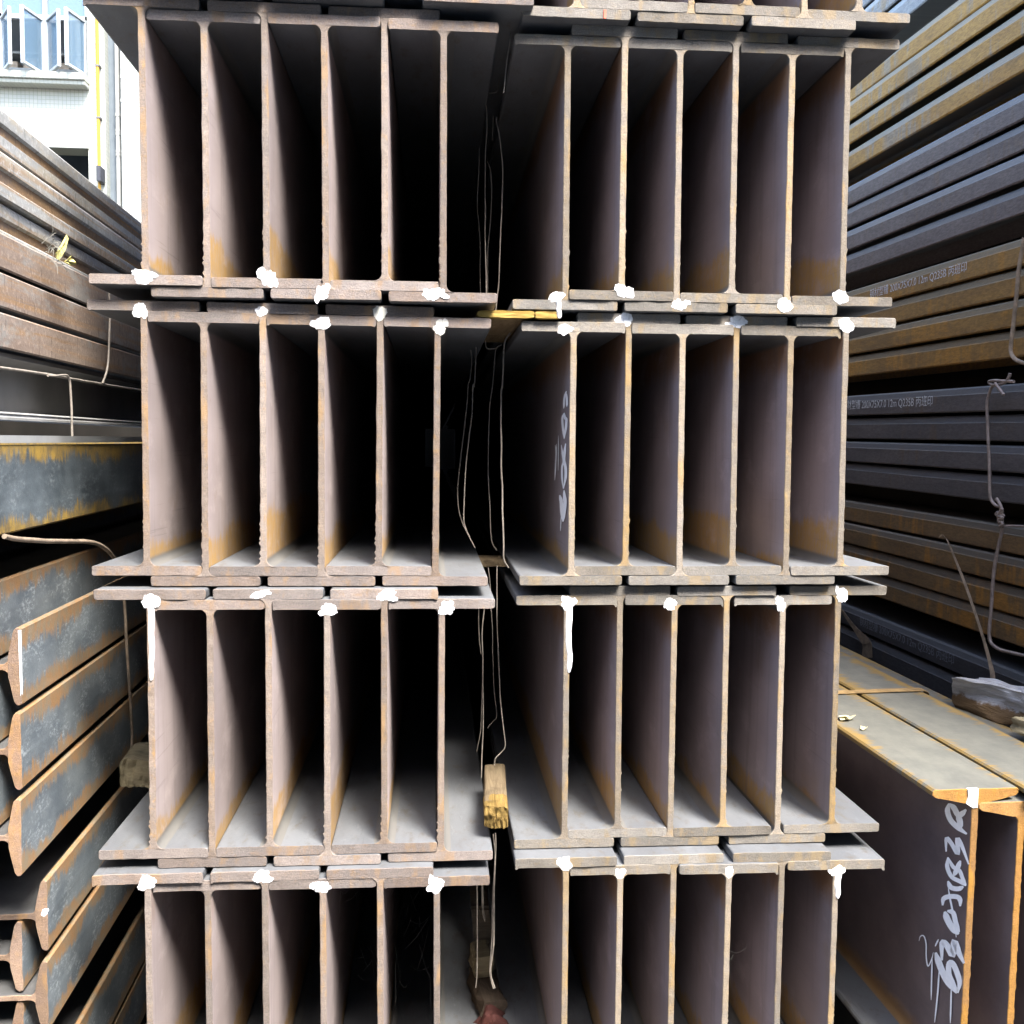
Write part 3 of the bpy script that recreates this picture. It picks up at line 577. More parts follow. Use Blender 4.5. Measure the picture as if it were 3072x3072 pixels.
SMALL_MARKS = [[(0.0611,1.6125),(0.0503,1.6114),(0.0751,1.6102),(0.0516,1.6079),(0.0871,1.6076),(0.0556,1.6047),(0.095,1.6044),(0.0627,1.6017),(0.1012,1.6005),(0.0683,1.5982),(0.1052,1.5959),(0.0718,1.594),(0.1074,1.5908),(0.0739,1.5891),(0.1048,1.5854),(0.0794,1.5842),(0.0998,1.5799),(0.088,1.5794)],[(0.0546,1.6069),(0.045,1.6064),(0.059,1.6029),(0.0382,1.6019),(0.0611,1.5986),(0.0336,1.5974),(0.06,1.5945),(0.0325,1.5933),(0.0593,1.5909),(0.0319,1.5897),(0.0593,1.5882),(0.0319,1.5869),(0.0599,1.5861),(0.0324,1.5847),(0.0572,1.584),(0.0364,1.583),(0.0521,1.5817),(0.0425,1.5812)],[(0.0944,1.5708),(0.0832,1.5699),(0.1052,1.5687),(0.0855,1.5672),(0.1169,1.5668),(0.0882,1.5646),(0.1254,1.5642),(0.0919,1.5622),(0.1292,1.5606),(0.0949,1.5594),(0.1288,1.5563),(0.0946,1.5555),(0.1258,1.5514),(0.0918,1.551),(0.1214,1.5464),(0.0876,1.5461),(0.1171,1.5413),(0.0834,1.5411),(0.1127,1.5363),(0.0792,1.5361),(0.106,1.531),(0.0763,1.5311),(0.0964,1.5258),(0.0758,1.5259),(0.087,1.5207),(0.0754,1.5208)],[(0.0885,1.5711),(0.0753,1.5709),(0.0885,1.5678),(0.0678,1.5675),(0.0886,1.5643),(0.0604,1.5639),(0.0886,1.561),(0.0532,1.5608),(0.0842,1.5582),(0.0498,1.5591),(0.058,1.5556),(0.0667,1.5607),(0.0439,1.5567),(0.0712,1.5608),(0.0583,1.557),(0.048,1.5614),(0.0689,1.5585),(0.0324,1.558),(0.0681,1.5559),(0.0313,1.5549),(0.0684,1.5521),(0.0316,1.551),(0.07,1.5475),(0.0332,1.5463),(0.0729,1.5428),(0.0361,1.5415),(0.0769,1.5377),(0.0416,1.5364),(0.0797,1.5319),(0.0517,1.5309),(0.0831,1.5259),(0.0625,1.5252),(0.0863,1.52),(0.0731,1.5196)],[(0.1264,1.508),(0.1162,1.5081),(0.124,1.5037),(0.109,1.5039),(0.1215,1.4994),(0.1018,1.4998),(0.1191,1.4952),(0.0948,1.4957),(0.1169,1.491),(0.088,1.4916),(0.1118,1.4867),(0.0831,1.4874),(0.1064,1.4823),(0.0778,1.4831),(0.1023,1.4783),(0.0737,1.4789),(0.101,1.4747),(0.0723,1.475),(0.1037,1.4721),(0.0756,1.4717),(0.1095,1.4699),(0.0822,1.4691),(0.1167,1.4671),(0.0883,1.4667),(0.1215,1.4633),(0.0923,1.4635),(0.1231,1.4583),(0.0937,1.4588),(0.1231,1.4524),(0.0937,1.4532),(0.1218,1.4463),(0.0924,1.4472),(0.1193,1.4406),(0.0901,1.4417),(0.113,1.4355),(0.0887,1.4366),(0.1052,1.4306),(0.0858,1.4316),(0.097,1.4259),(0.0824,1.4267),(0.0891,1.4212),(0.0792,1.4218)],[(0.0613,1.5107),(0.0468,1.5104),(0.0678,1.5075),(0.0466,1.5071),(0.0744,1.5043),(0.0463,1.5038),(0.081,1.501),(0.0461,1.5004),(0.0876,1.4972),(0.0456,1.4967),(0.0912,1.4929),(0.0492,1.4924),(0.0954,1.488),(0.053,1.4877),(0.0984,1.483),(0.0558,1.4831),(0.0986,1.4783),(0.056,1.479),(0.0942,1.4741),(0.0525,1.4756),(0.0868,1.4705),(0.0461,1.4725),(0.0795,1.4672),(0.0387,1.4691),(0.0745,1.4637),(0.0332,1.4652),(0.0713,1.4597),(0.0299,1.461),(0.0689,1.4555),(0.0275,1.4567),(0.0682,1.451),(0.0268,1.4519),(0.0701,1.4461),(0.0287,1.4468),(0.072,1.4406),(0.0374,1.4409),(0.0769,1.4345),(0.049,1.4347),(0.0831,1.428),(0.0617,1.4282),(0.0888,1.4215),(0.074,1.4217)],[(0.0765,1.419),(0.0634,1.4196),(0.083,1.4151),(0.0545,1.4165),(0.0862,1.4113),(0.0486,1.4132),(0.0851,1.4079),(0.0475,1.4098),(0.0848,1.4049),(0.0472,1.4066),(0.0856,1.4024),(0.048,1.4039),(0.0871,1.4001),(0.0497,1.4015),(0.0844,1.3981),(0.056,1.3991),(0.0785,1.3961),(0.0653,1.3966)],[(0.0659,1.4131),(0.048,1.4139),(0.0716,1.4077),(0.0399,1.4094),(0.0771,1.4024),(0.0316,1.4048),(0.0789,1.3973),(0.0279,1.4),(0.0795,1.3924),(0.0284,1.3949),(0.0822,1.3872),(0.0311,1.3895),(0.0865,1.3818),(0.0354,1.384),(0.0914,1.3764),(0.04,1.3787),(0.0957,1.3713),(0.0441,1.3738),(0.0992,1.3667),(0.0474,1.3695),(0.0995,1.3628),(0.0531,1.3653),(0.0953,1.3592),(0.0629,1.361),(0.0912,1.3555),(0.0729,1.3566)],[(0.1443,1.4058),(0.1255,1.4073),(0.145,1.4023),(0.112,1.405),(0.1455,1.3989),(0.0983,1.4028),(0.1424,1.3958),(0.0892,1.3999),(0.1373,1.3924),(0.0837,1.3961),(0.1337,1.388),(0.08,1.3915),(0.1311,1.3829),(0.0774,1.3864),(0.1285,1.3775),(0.075,1.3812),(0.125,1.3724),(0.0719,1.3764),(0.1203,1.3677),(0.0676,1.3721),(0.1121,1.3636),(0.0654,1.3677),(0.0994,1.36),(0.0671,1.3629),(0.087,1.3564),(0.0689,1.3581)],[(0.11,1.3662),(0.1049,1.3665),(0.114,1.3616),(0.1029,1.3623),(0.1169,1.3571),(0.1021,1.3581),(0.1179,1.3528),(0.1032,1.3538),(0.119,1.3486),(0.1042,1.3497),(0.1201,1.3448),(0.1053,1.3459),(0.1212,1.3412),(0.1064,1.3423),(0.1205,1.3378),(0.1093,1.3387),(0.1186,1.3345),(0.1134,1.3349)],[(0.22,1.5082),(0.2115,1.5083),(0.2187,1.504),(0.2037,1.5043),(0.217,1.5001),(0.1956,1.5004),(0.2141,1.4958),(0.1901,1.4961),(0.2119,1.4907),(0.1878,1.4908),(0.2122,1.4842),(0.1881,1.4843),(0.2143,1.4767),(0.1902,1.4768),(0.2173,1.4688),(0.1932,1.4691),(0.2201,1.4613),(0.1959,1.4616),(0.2225,1.4542),(0.1982,1.4546),(0.2237,1.4473),(0.202,1.4477),(0.223,1.4405),(0.2078,1.4408),(0.2222,1.4336),(0.2137,1.4338)],[(0.164,1.5272),(0.1595,1.5272),(0.1665,1.5187),(0.1568,1.5186),(0.168,1.5103),(0.1552,1.5102),(0.1679,1.5017),(0.1551,1.5017),(0.1678,1.4929),(0.155,1.4929),(0.1677,1.4837),(0.1548,1.4838),(0.1675,1.4744),(0.1547,1.4745),(0.1658,1.465),(0.1561,1.4651),(0.163,1.4556),(0.1585,1.4557)],[(0.1935,1.5102),(0.188,1.5101),(0.1988,1.5029),(0.1829,1.5029),(0.1988,1.4956),(0.1829,1.4957),(0.1989,1.4884),(0.183,1.4884),(0.1938,1.4811),(0.1882,1.4812)]]
ROWS = {'L1': [(-0.5126, 1.7862, -0.0052, 1), (-0.4027, 1.7664, -0.0061, 0), (-0.3003, 1.7891, -0.0062, 1), (-0.196, 1.7645, -0.01, 0), (-0.0903, 1.7893, -0.0064, 1), (0.0161, 1.765, -0.0052, 0)], 'L2': [(-0.5235, 1.2551, 0.0008, 1), (-0.4151, 1.2371, 0.0033, 0), (-0.3119, 1.2602, 0.0033, 1), (-0.2073, 1.2396, 0.0028, 0), (-0.1023, 1.2627, 0.0073, 1), (0.0028, 1.2414, 0.0108, 0)], 'L3': [(-0.5117, 0.7339, -0.0016, 1), (-0.404, 0.7161, -0.001, 0), (-0.3008, 0.7374, -0.0017, 1), (-0.194, 0.7151, 0.002, 0), (-0.0885, 0.74, -0.0031, 1), (0.0155, 0.7198, 0.0005, 0)], 'L4': [(-0.5141, 0.2157, -0.0059, 1), (-0.4081, 0.1964, -0.0052, 0), (-0.3036, 0.2197, -0.0101, 1), (-0.1996, 0.1983, -0.0094, 0), (-0.0949, 0.221, -0.008, 1), (0.0091, 0.2095, -0.0093, 0)], 'R1': [(0.2464, 1.7566, -0.0031, 0), (0.3522, 1.7795, -0.0022, 1), (0.4614, 1.7635, -0.0066, 0), (0.5544, 1.7809, -0.011, 1), (0.6695, 1.7598, -0.0045, 0), (0.7801, 1.7805, -0.0068, 1)], 'R2': [(0.2647, 1.2401, -0.0041, 0), (0.3699, 1.2596, -0.0017, 1), (0.4755, 1.2389, -0.0121, 0), (0.5826, 1.2578, -0.0074, 1), (0.6867, 1.2363, -0.0064, 0), (0.7956, 1.2521, -0.0187, 1)], 'R3': [(0.2621, 0.7129, -0.0022, 0), (0.3663, 0.7347, -0.0087, 1), (0.4732, 0.7135, 0.0005, 0), (0.5737, 0.7352, -0.0099, 1), (0.6908, 0.7078, -0.0018, 0), (0.8024, 0.7227, -0.0007, 1)], 'R4': [(0.2594, 0.206, -0.0028, 1), (0.3661, 0.1907, -0.0004, 0), (0.4709, 0.2154, -0.0025, 1), (0.577, 0.1926, 0.0102, 0), (0.6851, 0.2107, 0.0096, 1), (0.795, 0.1822, 0.0149, 0)], 'R0': [(0.2611, 2.2799, 0, 0), (0.3626, 2.2986, 0, 1), (0.4663, 2.2787, 0, 0), (0.5688, 2.3005, 0, 1), (0.677, 2.2787, 0, 0), (0.7855, 2.2958, 0, 1)], 'L0': [(0.0764, 2.2759, 0, 0)]}
LEAF_PTS = [[(-0.675, 0.039, 1.883), (-0.675, 0.025, 1.871), (-0.675, 0.014, 1.853), (-0.675, -0.007, 1.842), (-0.675, -0.024, 1.837), (-0.675, -0.015, 1.831), (-0.675, 0.009, 1.831), (-0.675, 0.028, 1.855), (-0.675, 0.045, 1.878)], [(-0.675, 0.019, 1.83), (-0.675, 0.043, 1.846), (-0.675, 0.055, 1.846), (-0.675, 0.072, 1.845), (-0.675, 0.065, 1.838), (-0.675, 0.086, 1.838), (-0.675, 0.059, 1.831), (-0.675, 0.035, 1.83)]]

# ------------------------------------------------------------------ materials
WHITE = m_paint('white_paint', (0.86, 0.87, 0.88))
OPAQUE = m_plain('thick_white_paint', (0.84, 0.85, 0.86), 0.5, 0.3, 0.08, 60)
GREYPAINT = m_paint('dull_white_paint', (0.50, 0.50, 0.46))
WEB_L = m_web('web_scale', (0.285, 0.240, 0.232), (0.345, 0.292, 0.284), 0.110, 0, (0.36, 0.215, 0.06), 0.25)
WEB_R = m_web('web_scale_shaded', (0.205, 0.172, 0.178), (0.255, 0.215, 0.222), 0.090, 0, (0.31, 0.19, 0.06), 0.75)  # darker base carries the weaker light on these webs; top rust is real
FLANGE = m_flange('flange_scale', (0.090, 0.094, 0.100), (0.125, 0.132, 0.140), (0.085, 0.072, 0.055))
CUT_L = m_cut('sawn_steel_tan', (0.169, 0.128, 0.098), (0.152, 0.125, 0.107), (0.222, 0.136, 0.057))
CUT_R = m_cut('sawn_steel_ochre', (0.194, 0.146, 0.086), (0.165, 0.140, 0.111), (0.235, 0.152, 0.057))
CUT_LF = m_cut('sawn_steel_mauve', (0.160, 0.125, 0.105), (0.140, 0.120, 0.110), (0.200, 0.128, 0.069))
CUT_RF = m_cut('sawn_steel_grey', (0.146, 0.127, 0.104), (0.127, 0.117, 0.101), (0.189, 0.137, 0.072))
CUT_O = m_cut('sawn_steel_orange', (0.248, 0.118, 0.014), (0.223, 0.105, 0.019), (0.273, 0.136, 0.015))
CUT_S = m_cut('sawn_steel_brown', (0.211, 0.129, 0.070), (0.179, 0.117, 0.082), (0.250, 0.144, 0.055))
SIDE = m_side('blue_scale', (0.090, 0.110, 0.126), (0.162, 0.186, 0.198), (0.300, 0.162, 0.060), (0.228, 0.180, 0.114), 0.0675, 0.5, 0.8)
SIDE_N = m_side('dark_scale_yellow_rust', (0.055, 0.07, 0.08), (0.12, 0.145, 0.16), (0.38, 0.24, 0.04), (0.17, 0.12, 0.05), 0.077, 0.40, 0.35, 0.4)
SIDE_K = m_old('brown_scale', (0.175, 0.130, 0.102), (0.235, 0.185, 0.150), (0.25, 0.155, 0.08), (0.235, 0.23, 0.215))
KGREY = m_old('grey_scale', (0.25, 0.255, 0.245), (0.34, 0.345, 0.335), (0.28, 0.19, 0.11), (0.31, 0.28, 0.22))
RUSTY = m_old('loose_rust', (0.16, 0.10, 0.055), (0.22, 0.14, 0.07), (0.34, 0.17, 0.03), (0.13, 0.10, 0.08))
DKSTEEL = m_plain('dark_steel', (0.09, 0.09, 0.09), 0.5, 0.4, 0.3, 10)
WIRE = m_plain('tie_wire', (0.216, 0.192, 0.162), 0.5, 0.5, 0.3, 60)
WIRE_D = m_plain('thick_wire', (0.20, 0.165, 0.15), 0.5, 0.5, 0.3, 60)
STRAP = m_plain('rusty_strap', (0.21, 0.165, 0.12), 0.55, 0.4, 0.35, 40)
STRAP_Y = m_plain('ochre_strap', (0.252, 0.164, 0.070), 0.6, 0.35, 0.35, 30)
WOOD_Y = m_wood('fresh_wood', (0.225, 0.143, 0.034), (0.330, 0.232, 0.068), 'x')
WOOD_E = m_wood('split_wood', (0.10, 0.062, 0.018), (0.20, 0.135, 0.042), 'y')
WOOD_B = m_wood('brown_wood', (0.092, 0.065, 0.038), (0.139, 0.105, 0.063), 'y')
WOOD_G = m_wood('mossy_wood', (0.20, 0.19, 0.09), (0.31, 0.27, 0.15), 'x')
WOOD_T = m_wood('dull_timber', (0.095, 0.07, 0.042), (0.15, 0.115, 0.07), 'y')
WOOD_P = m_wood('pale_plank', (0.17, 0.115, 0.06), (0.25, 0.18, 0.10), 'y')
WOOD_D = m_wood('dark_wood', (0.045, 0.035, 0.025), (0.08, 0.06, 0.045), 'y')
WOOD_O = m_wood('old_grey_wood', (0.166, 0.141, 0.090), (0.282, 0.243, 0.154), 'x')
g = G('white_bark')
co = g.coord()
gr = g.noise(g.sc(co, (9, 70, 70)), 1, 6, 0.7, 0.6)
b = g.mix(g.step(gr, 0.3, 0.7), (0.40, 0.41, 0.43), (0.27, 0.27, 0.28))
b = g.mix(g.step(g.math('ADD', g.z, g.math('MULTIPLY', g.math('SUBTRACT', g.noise(co, 30, 4), 0.5), 0.05)), 0.0, -0.012), b, (0.13, 0.085, 0.045))
WOOD_W = g.done(b, 0.85, g.bump(gr, 0.9, 0.006), 0.15)
LEAF = m_plain('dry_leaf', (0.528, 0.480, 0.176), 0.7, 0.2, 0.25, 60)
LEAF_P = m_plain('pale_leaf', (0.434, 0.385, 0.231), 0.7, 0.2, 0.25, 60)
STRAW = m_plain('dry_grass', (0.17, 0.165, 0.14), 0.8, 0.2, 0.3, 60)

# ------------------------------------------------------------------ ground
g = G('yard_concrete')
co = g.coord(0)
b = g.mix(g.step(g.noise(co, 1.3, 8, 0.65), 0.3, 0.7), (0.10, 0.095, 0.085), (0.16, 0.15, 0.14))
GROUND = g.done(b, 0.85, g.bump(g.noise(co, 60, 5), 0.4, 0.006), 0.2)
o = obj('ground', mesh('ground', [(-250, -250, 0), (250, -250, 0), (250, 250, 0), (-250, 250, 0)], [(0, 1, 2, 3)], GROUND))
o['kind'] = 'structure'

# ------------------------------------------------------------------ wide flange beams of the two centre stacks
BH, BW, BT, TW, FR, BL = 0.501, 0.198, 0.0184, 0.0118, 0.0140, 10.0


def web_outline():
    h = TW / 2
    zl, zh = BT, BH - BT
    p = [(-(h + FR), zl, 0), (h + FR, zl, 0)]
    p += arc(h + FR, zl + FR, FR, 270, 180, 6)[1:]
    p += arc(h + FR, zh - FR, FR, 180, 90, 6)[:-1]
    p += [(h + FR, zh, 0), (-(h + FR), zh, 0)]
    p += arc(-(h + FR), zh - FR, FR, 90, 0, 6)[1:]
    p += arc(-(h + FR), zl + FR, FR, 360, 270, 6)[:-1]
    return p


def flange_outline():
    """bottom flange: z 0..BT; the joint with the web is frozen"""
    w, j, r = BW / 2, TW / 2 + FR, 0.004
    p = arc(w - r, r, r, 270, 360, 3) + arc(w - r, BT - r, r, 0, 90, 3)
    p = arc(-w + r, r, r, 180, 270, 3) + p
    p += [(j, BT, 0), (-j, BT, 0)]
    p += arc(-w + r, BT - r, r, 90, 180, 3)
    return p


def web_lip(seed, side):
    r = random.Random(seed)
    reach = r.uniform(0.10, 0.24)

    def f(x, z, nx, nz, s, nn):
        if abs(nx) < 0.8:
            return 0.0
        if nx * side > 0 and z < reach:                    # burr hairs low on one side
            return max(0.0, nn(s * 330)) ** 2 * 0.0032 * min(1, (reach - z) / 0.06)
        return max(0.0, nn(s * 24) - 0.5) * 0.0012
    return f


def drip_lip(seed):
    r = random.Random(seed)
    a = r.choice((0.003, 0.005, 0.007, 0.009))
    c, wd = r.uniform(-0.07, 0.07), r.uniform(0.03, 0.09)

    def f(x, z, nx, nz, s, nn):
        if nz > 0.8 and z > BT * 0.9:
            k = math.exp(-((x - c) / wd) ** 2)
            return k * a * (0.55 + 0.45 * nn(s * 130)) + max(0, nn(s * 60)) * 0.0022 + max(0, nn(s * 150)) * 0.0012
        return max(0.0, nn(s * 35) - 0.4) * 0.0015
    return f


NV = 7
SETS = {}
for key, wm, cm, cf in (('L', WEB_L, CUT_L, CUT_LF), ('R', WEB_R, CUT_R, CUT_RF)):
    SETS[key] = []
    for v in range(NV):
        sd = 100 * v + (7 if key == 'L' else 53)
        SETS[key].append((
            prism('web', web_outline(), BL, [wm, cm], sd, 0.0004, web_lip(sd, -1 if key == 'L' else 1)),
            prism('flange', flange_outline(), BL, [FLANGE, cf], sd + 11, 0.0004, None),
            prism('flange', flange_outline(), BL, [FLANGE, cf], sd + 23, 0.0005, drip_lip(sd))))


def covered(me, vals):
    at = me.attributes.new('cover', 'FLOAT', 'POINT')
    at.data.foreach_set('value', vals)
    return me


def blob(w, h, seed, drip=None, m=WHITE, ragged=0.25):
    """daub of paint on the cut end: an uneven flat patch a millimetre thick; drip = (dx, length, width)"""
    r = n1d(seed)
    q_ = random.Random(seed)
    N = 80
    geo = []
    cover = []
    for lobe in range(3):
        sx, sz = (1.0, 1.0) if lobe == 0 else (q_.uniform(0.35, 0.6), q_.uniform(0.4, 0.75))
        ox, oz = (0.0, 0.0) if lobe == 0 else (q_.uniform(-0.42, 0.42) * w, q_.uniform(-0.3, 0.3) * h)
        tw_ = q_.uniform(-0.35, 0.35)
        ring = []
        for i in range(N):
            a = 2 * PI * i / N
            k = 1 + sum(ragged * 0.6 / q * math.sin(q * a + 9.0 * r(q * 7.3 + lobe)) for q in (2, 3, 4, 5, 7)) + ragged * 0.40 * r(i * 0.35 + 40 + lobe * 60)
            px_, pz_ = math.cos(a) * w / 2 * k * sx, math.sin(a) * h / 2 * k * sz
            ring.append((ox + px_ * math.cos(tw_) - pz_ * math.sin(tw_), oz + px_ * math.sin(tw_) + pz_ * math.cos(tw_)))
        yy = -0.0008 - 0.00025 * lobe
        V = [(ox, yy, oz)] + [(ox + (x - ox) * 0.62, yy, oz + (z - oz) * 0.62) for x, z in ring] + [(x, yy, z) for x, z in ring]
        F = [(0, 1 + i, 1 + (i + 1) % N) for i in range(N)] + [(1 + i, 1 + (i + 1) % N, 1 + N + (i + 1) % N, 1 + N + i) for i in range(N)]
        cover += [1.0] * (N + 1) + [0.0] * N
        geo.append((V, F))
    if drip:
        dx, ln, dw = drip
        n = 12
        v, f = [], []
        for i in range(n + 1):
            t = i / n
            x = dx * (0.4 + 0.6 * t) + 0.0015 * r(t * 5)
            ww = dw / 2 * (1.15 - 0.3 * t) * (1 if t < 0.97 else 0.6)
            z = -t * ln
            v += [(x - ww, 0.001, z), (x - ww * 0.5, -0.0026, z), (x + ww * 0.5, -0.0026, z), (x + ww, 0.001, z)]
        for i in range(n):
            for k in range(3):
                f.append((i * 4 + k, i * 4 + k + 1, i * 4 + 5 + k, i * 4 + 4 + k))
        f.append((n * 4, n * 4 + 1, n * 4 + 2, n * 4 + 3))
        geo.append((v, f))
        cover += [1.0] * len(v)
    v, f = join_geo(geo)
    return covered(mesh('paint_dab', v, f, m), cover)


ORD = ['first', 'second', 'third', 'fourth', 'fifth', 'sixth']
ROWY = dict(L0=-0.055, L1=-0.027, L2=-0.006, L3=-0.030, L4=-0.048, R0=-0.025, R1=0.0, R2=0.015, R3=0.028, R4=-0.012)
BASE = dict(L1=1.7655, L2=1.2405, L3=0.7185, L4=0.1975, R1=1.7595, R2=1.2385, R3=0.7150, R4=0.1935, R0=2.2795, L0=2.2880)
ROWN = {'1': 'top full', '2': 'second full', '3': 'third full', '4': 'bottom'}
# paint: (row, beam index) -> (dx, dz from the beam's foot, width, height, drip, material, words)
PB = BT * 0.7
PT = BH - BT * 0.7
PAINT = {
    ('L1', 0): (-0.002, PB, .058, .036, None, WHITE, 'white dab at foot'),
    ('L1', 2): (0.003, PB + .004, .046, .048, None, WHITE, 'white dab at foot'),
    ('L1', 3): (-0.006, PB, .032, .044, None, WHITE, 'small white dab at foot'),
    ('L1', 5): (-0.016, PB + .002, .060, .034, None, WHITE, 'slanting white dab at foot'),
    ('L2', 0): (-0.005, PT - .004, .042, .040, None, WHITE, 'white dab at head'),
    ('L2', 2): (-0.002, PT - .002, .036, .030, None, WHITE, 'small white dab at head'),
    ('L2', 3): (0.002, PT - .002, .056, .034, None, WHITE, 'broad white dab at head'),
    ('L2', 4): (-0.002, PT - .002, .040, .044, None, GREYPAINT, 'dull grey dab at head'),
    ('L2', 5): (0.004, PT - .006, .040, .046, None, GREYPAINT, 'dull grey dab at head'),
    ('L3', 0): (0.001, PT - .008, .048, .044, (0.0, .145, .011), WHITE, 'white dab with long drip'),
    ('L3', 2): (-0.014, PT + .004, .058, .022, None, WHITE, 'white dab at head'),
    ('L3', 3): (0.004, PT - .004, .052, .034, None, WHITE, 'white dab at head'),
    ('L3', 4): (0.006, PT + .002, .054, .036, None, WHITE, 'white dab at head'),
    ('L3', 5): (0.010, PT - .004, .044, .038, None, WHITE, 'white dab at head'),
    ('L4', 0): (-0.001, PT - .002, .046, .042, None, WHITE, 'white dab at head'),
    ('L4', 2): (-0.006, PT + .004, .056, .034, None, WHITE, 'white dab at head'),
    ('L4', 3): (-0.002, PT - .002, .056, .034, None, WHITE, 'white dab at head'),
    ('L4', 5): (0.000, PT - .002, .050, .046, None, WHITE, 'white dab at head'),
    ('R1', 0): (-0.016, PB + .012, .050, .030, (0.006, .040, .010), WHITE, 'white smear at foot'),
    ('R1', 1): (0.005, PB + .004, .056, .040, None, WHITE, 'white dab at foot'),
    ('R1', 2): (0.006, PB + .002, .050, .034, None, WHITE, 'white dab at foot'),
    ('R1', 4): (-0.004, PB + .004, .046, .044, None, WHITE, 'white dab at foot'),
    ('R1', 5): (-0.004, PB + .004, .050, .044, None, WHITE, 'white dab at foot'),
    ('R2', 0): (-0.018, PT - .002, .046, .030, None, WHITE, 'white dab and painted marks'),
    ('R2', 1): (-0.006, PT + .002, .048, .036, None, WHITE, 'white dab at head'),
    ('R2', 3): (0.003, PT + .002, .060, .034, None, WHITE, 'broad white dab at head'),
    ('R2', 5): (-0.002, PT - .002, .046, .044, None, WHITE, 'white dab at head'),
    ('R3', 0): (0.002, PT - .002, .040, .044, (0.004, .135, .012), WHITE, 'white dab with long drip'),
    ('R3', 2): (-0.010, PT - .004, .042, .036, None, WHITE, 'white dab at head'),
    ('R3', 4): (-0.006, PT - .004, .030, .044, None, WHITE, 'narrow white dab at head'),
    ('R3', 5): (0.006, PT - .004, .036, .046, None, WHITE, 'white dab at head'),
    ('R4', 0): (-0.002, PT + .002, .042, .044, None, WHITE, 'white dab at head'),
    ('R4', 1): (0.000, PT - .004, .032, .030, None, WHITE, 'small white dab at head'),
    ('R4', 3): (0.000, PT - .002, .028, .036, None, WHITE, 'small white dab at head'),
    ('R4', 5): (0.002, PT - .008, .044, .030, (0.004, .055, .013), WHITE, 'white dab with short drip'),
}
rng = random.Random(4)
ROWS['L0'] = [(-0.5090, 2.29, 0, 1), (-0.4030, 2.27, 0, 0), (-0.2965, 2.29, 0, 1), (-0.1900, 2.27, 0, 0), (-0.0835, 2.29, 0, 1)] + list(ROWS['L0'])
BEAMS = {}
for row in ('L0', 'L1', 'L2', 'L3', 'L4', 'R0', 'R1', 'R2', 'R3', 'R4'):
    data = [list(d) for d in ROWS[row]]
    xs = [d[0] for d in data]
    need = BW / 2 + TW / 2 + 0.0008
    for _ in range(200):                                   # neighbours nest: keep flange tips clear of the next web
        for i in range(len(xs) - 1):
            gap = need - (xs[i + 1] - xs[i])
            if gap > 0:
                xs[i] -= gap / 2
                xs[i + 1] += gap / 2
    for i, d in enumerate(data):
        key = row[0]
        z = BASE[row] + (0.0188 if d[3] else 0.0) + rng.uniform(-0.0006, 0.0006)
        y = ROWY[row] + rng.uniform(-0.004, 0.004)
        lean = max(-0.008, min(0.008, d[2])) * 0.6
        stack = 'left' if key == 'L' else 'right'
        words = PAINT[(row, i)][6] if (row, i) in PAINT else 'unpainted end'
        if row[1] == '0':
            lab = f'{ORD[i]} I-beam from left, cut off by the frame above the {stack} stack'
        else:
            lab = f'{ORD[i]} I-beam from left, {ROWN[row[1]]} row of {stack} stack, {words}'
        t = thing('steel_beam', lab, 'steel beam', (xs[i], y, z), (0, lean, 0), 'nested wide flange beams in the two centre stacks')
        v = (i * 3 + int(row[1]) * 5 + (2 if key == 'L' else 0) + rng.randrange(2)) % NV
        wme, fme, tme = SETS[key][v]
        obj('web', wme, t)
        obj('flange', fme, t)
        o = obj('flange', tme, t, (0, 0, BH), (0, PI, 0))
        if (row, i) in PAINT:
            dx, dz, w, h, drip, m, _w = PAINT[(row, i)]
            obj('paint_dab', blob(w * 0.70, h * 0.74, i * 13 + int(row[1]) * 101 + (5 if key == 'L' else 9), drip, m, 0.27), t, (dx, 0.0, dz))
        BEAMS[(row, i)] = t


def strokes(name, quads, place, normal_off, m):
    """brush strokes on a plane; quads = per stroke a list of (y, z) pairs left, right, left, right ..."""
    geo = []
    for k, st in enumerate(quads):
        v, f = [], []
        n = len(st) // 2
        for i in range(n):
            for q in (st[2 * i], st[2 * i + 1]):
                v.append(place(q[0], q[1], normal_off + 0.00012 * k))
        for i in range(n - 1):
            f.append((2 * i, 2 * i + 1, 2 * i + 3, 2 * i + 2))
        geo.append((v, f))
    v, f = join_geo(geo)
    return mesh(name, v, f, m)


# painted characters on the left face of the first web, second row, right stack
t = BEAMS[('R2', 0)]
BRUSH = m_plain('brushed_white', (0.90, 0.92, 0.95), 0.5, 0.3, 0.05, 90)
loc = t.location
obj('painted_marks', strokes('painted_marks', SMALL_MARKS, lambda y, z, k: (-TW / 2 - k, y - loc.y, z - loc.z), 0.0008, BRUSH), t)
# little red chalk tick on the first beam of the cut-off row
t = BEAMS[('R0', 0)]
REDC = m_plain('red_chalk', (0.55, 0.14, 0.09), 0.8, 0.2, 0.2, 80)
obj('chalk_tick', boxes('chalk_tick', [(0.049, 0.053, -0.0022, 0.004, 0.001, 0.0165)], REDC), t)

# ------------------------------------------------------------------ side-lying I-beams of the left pile


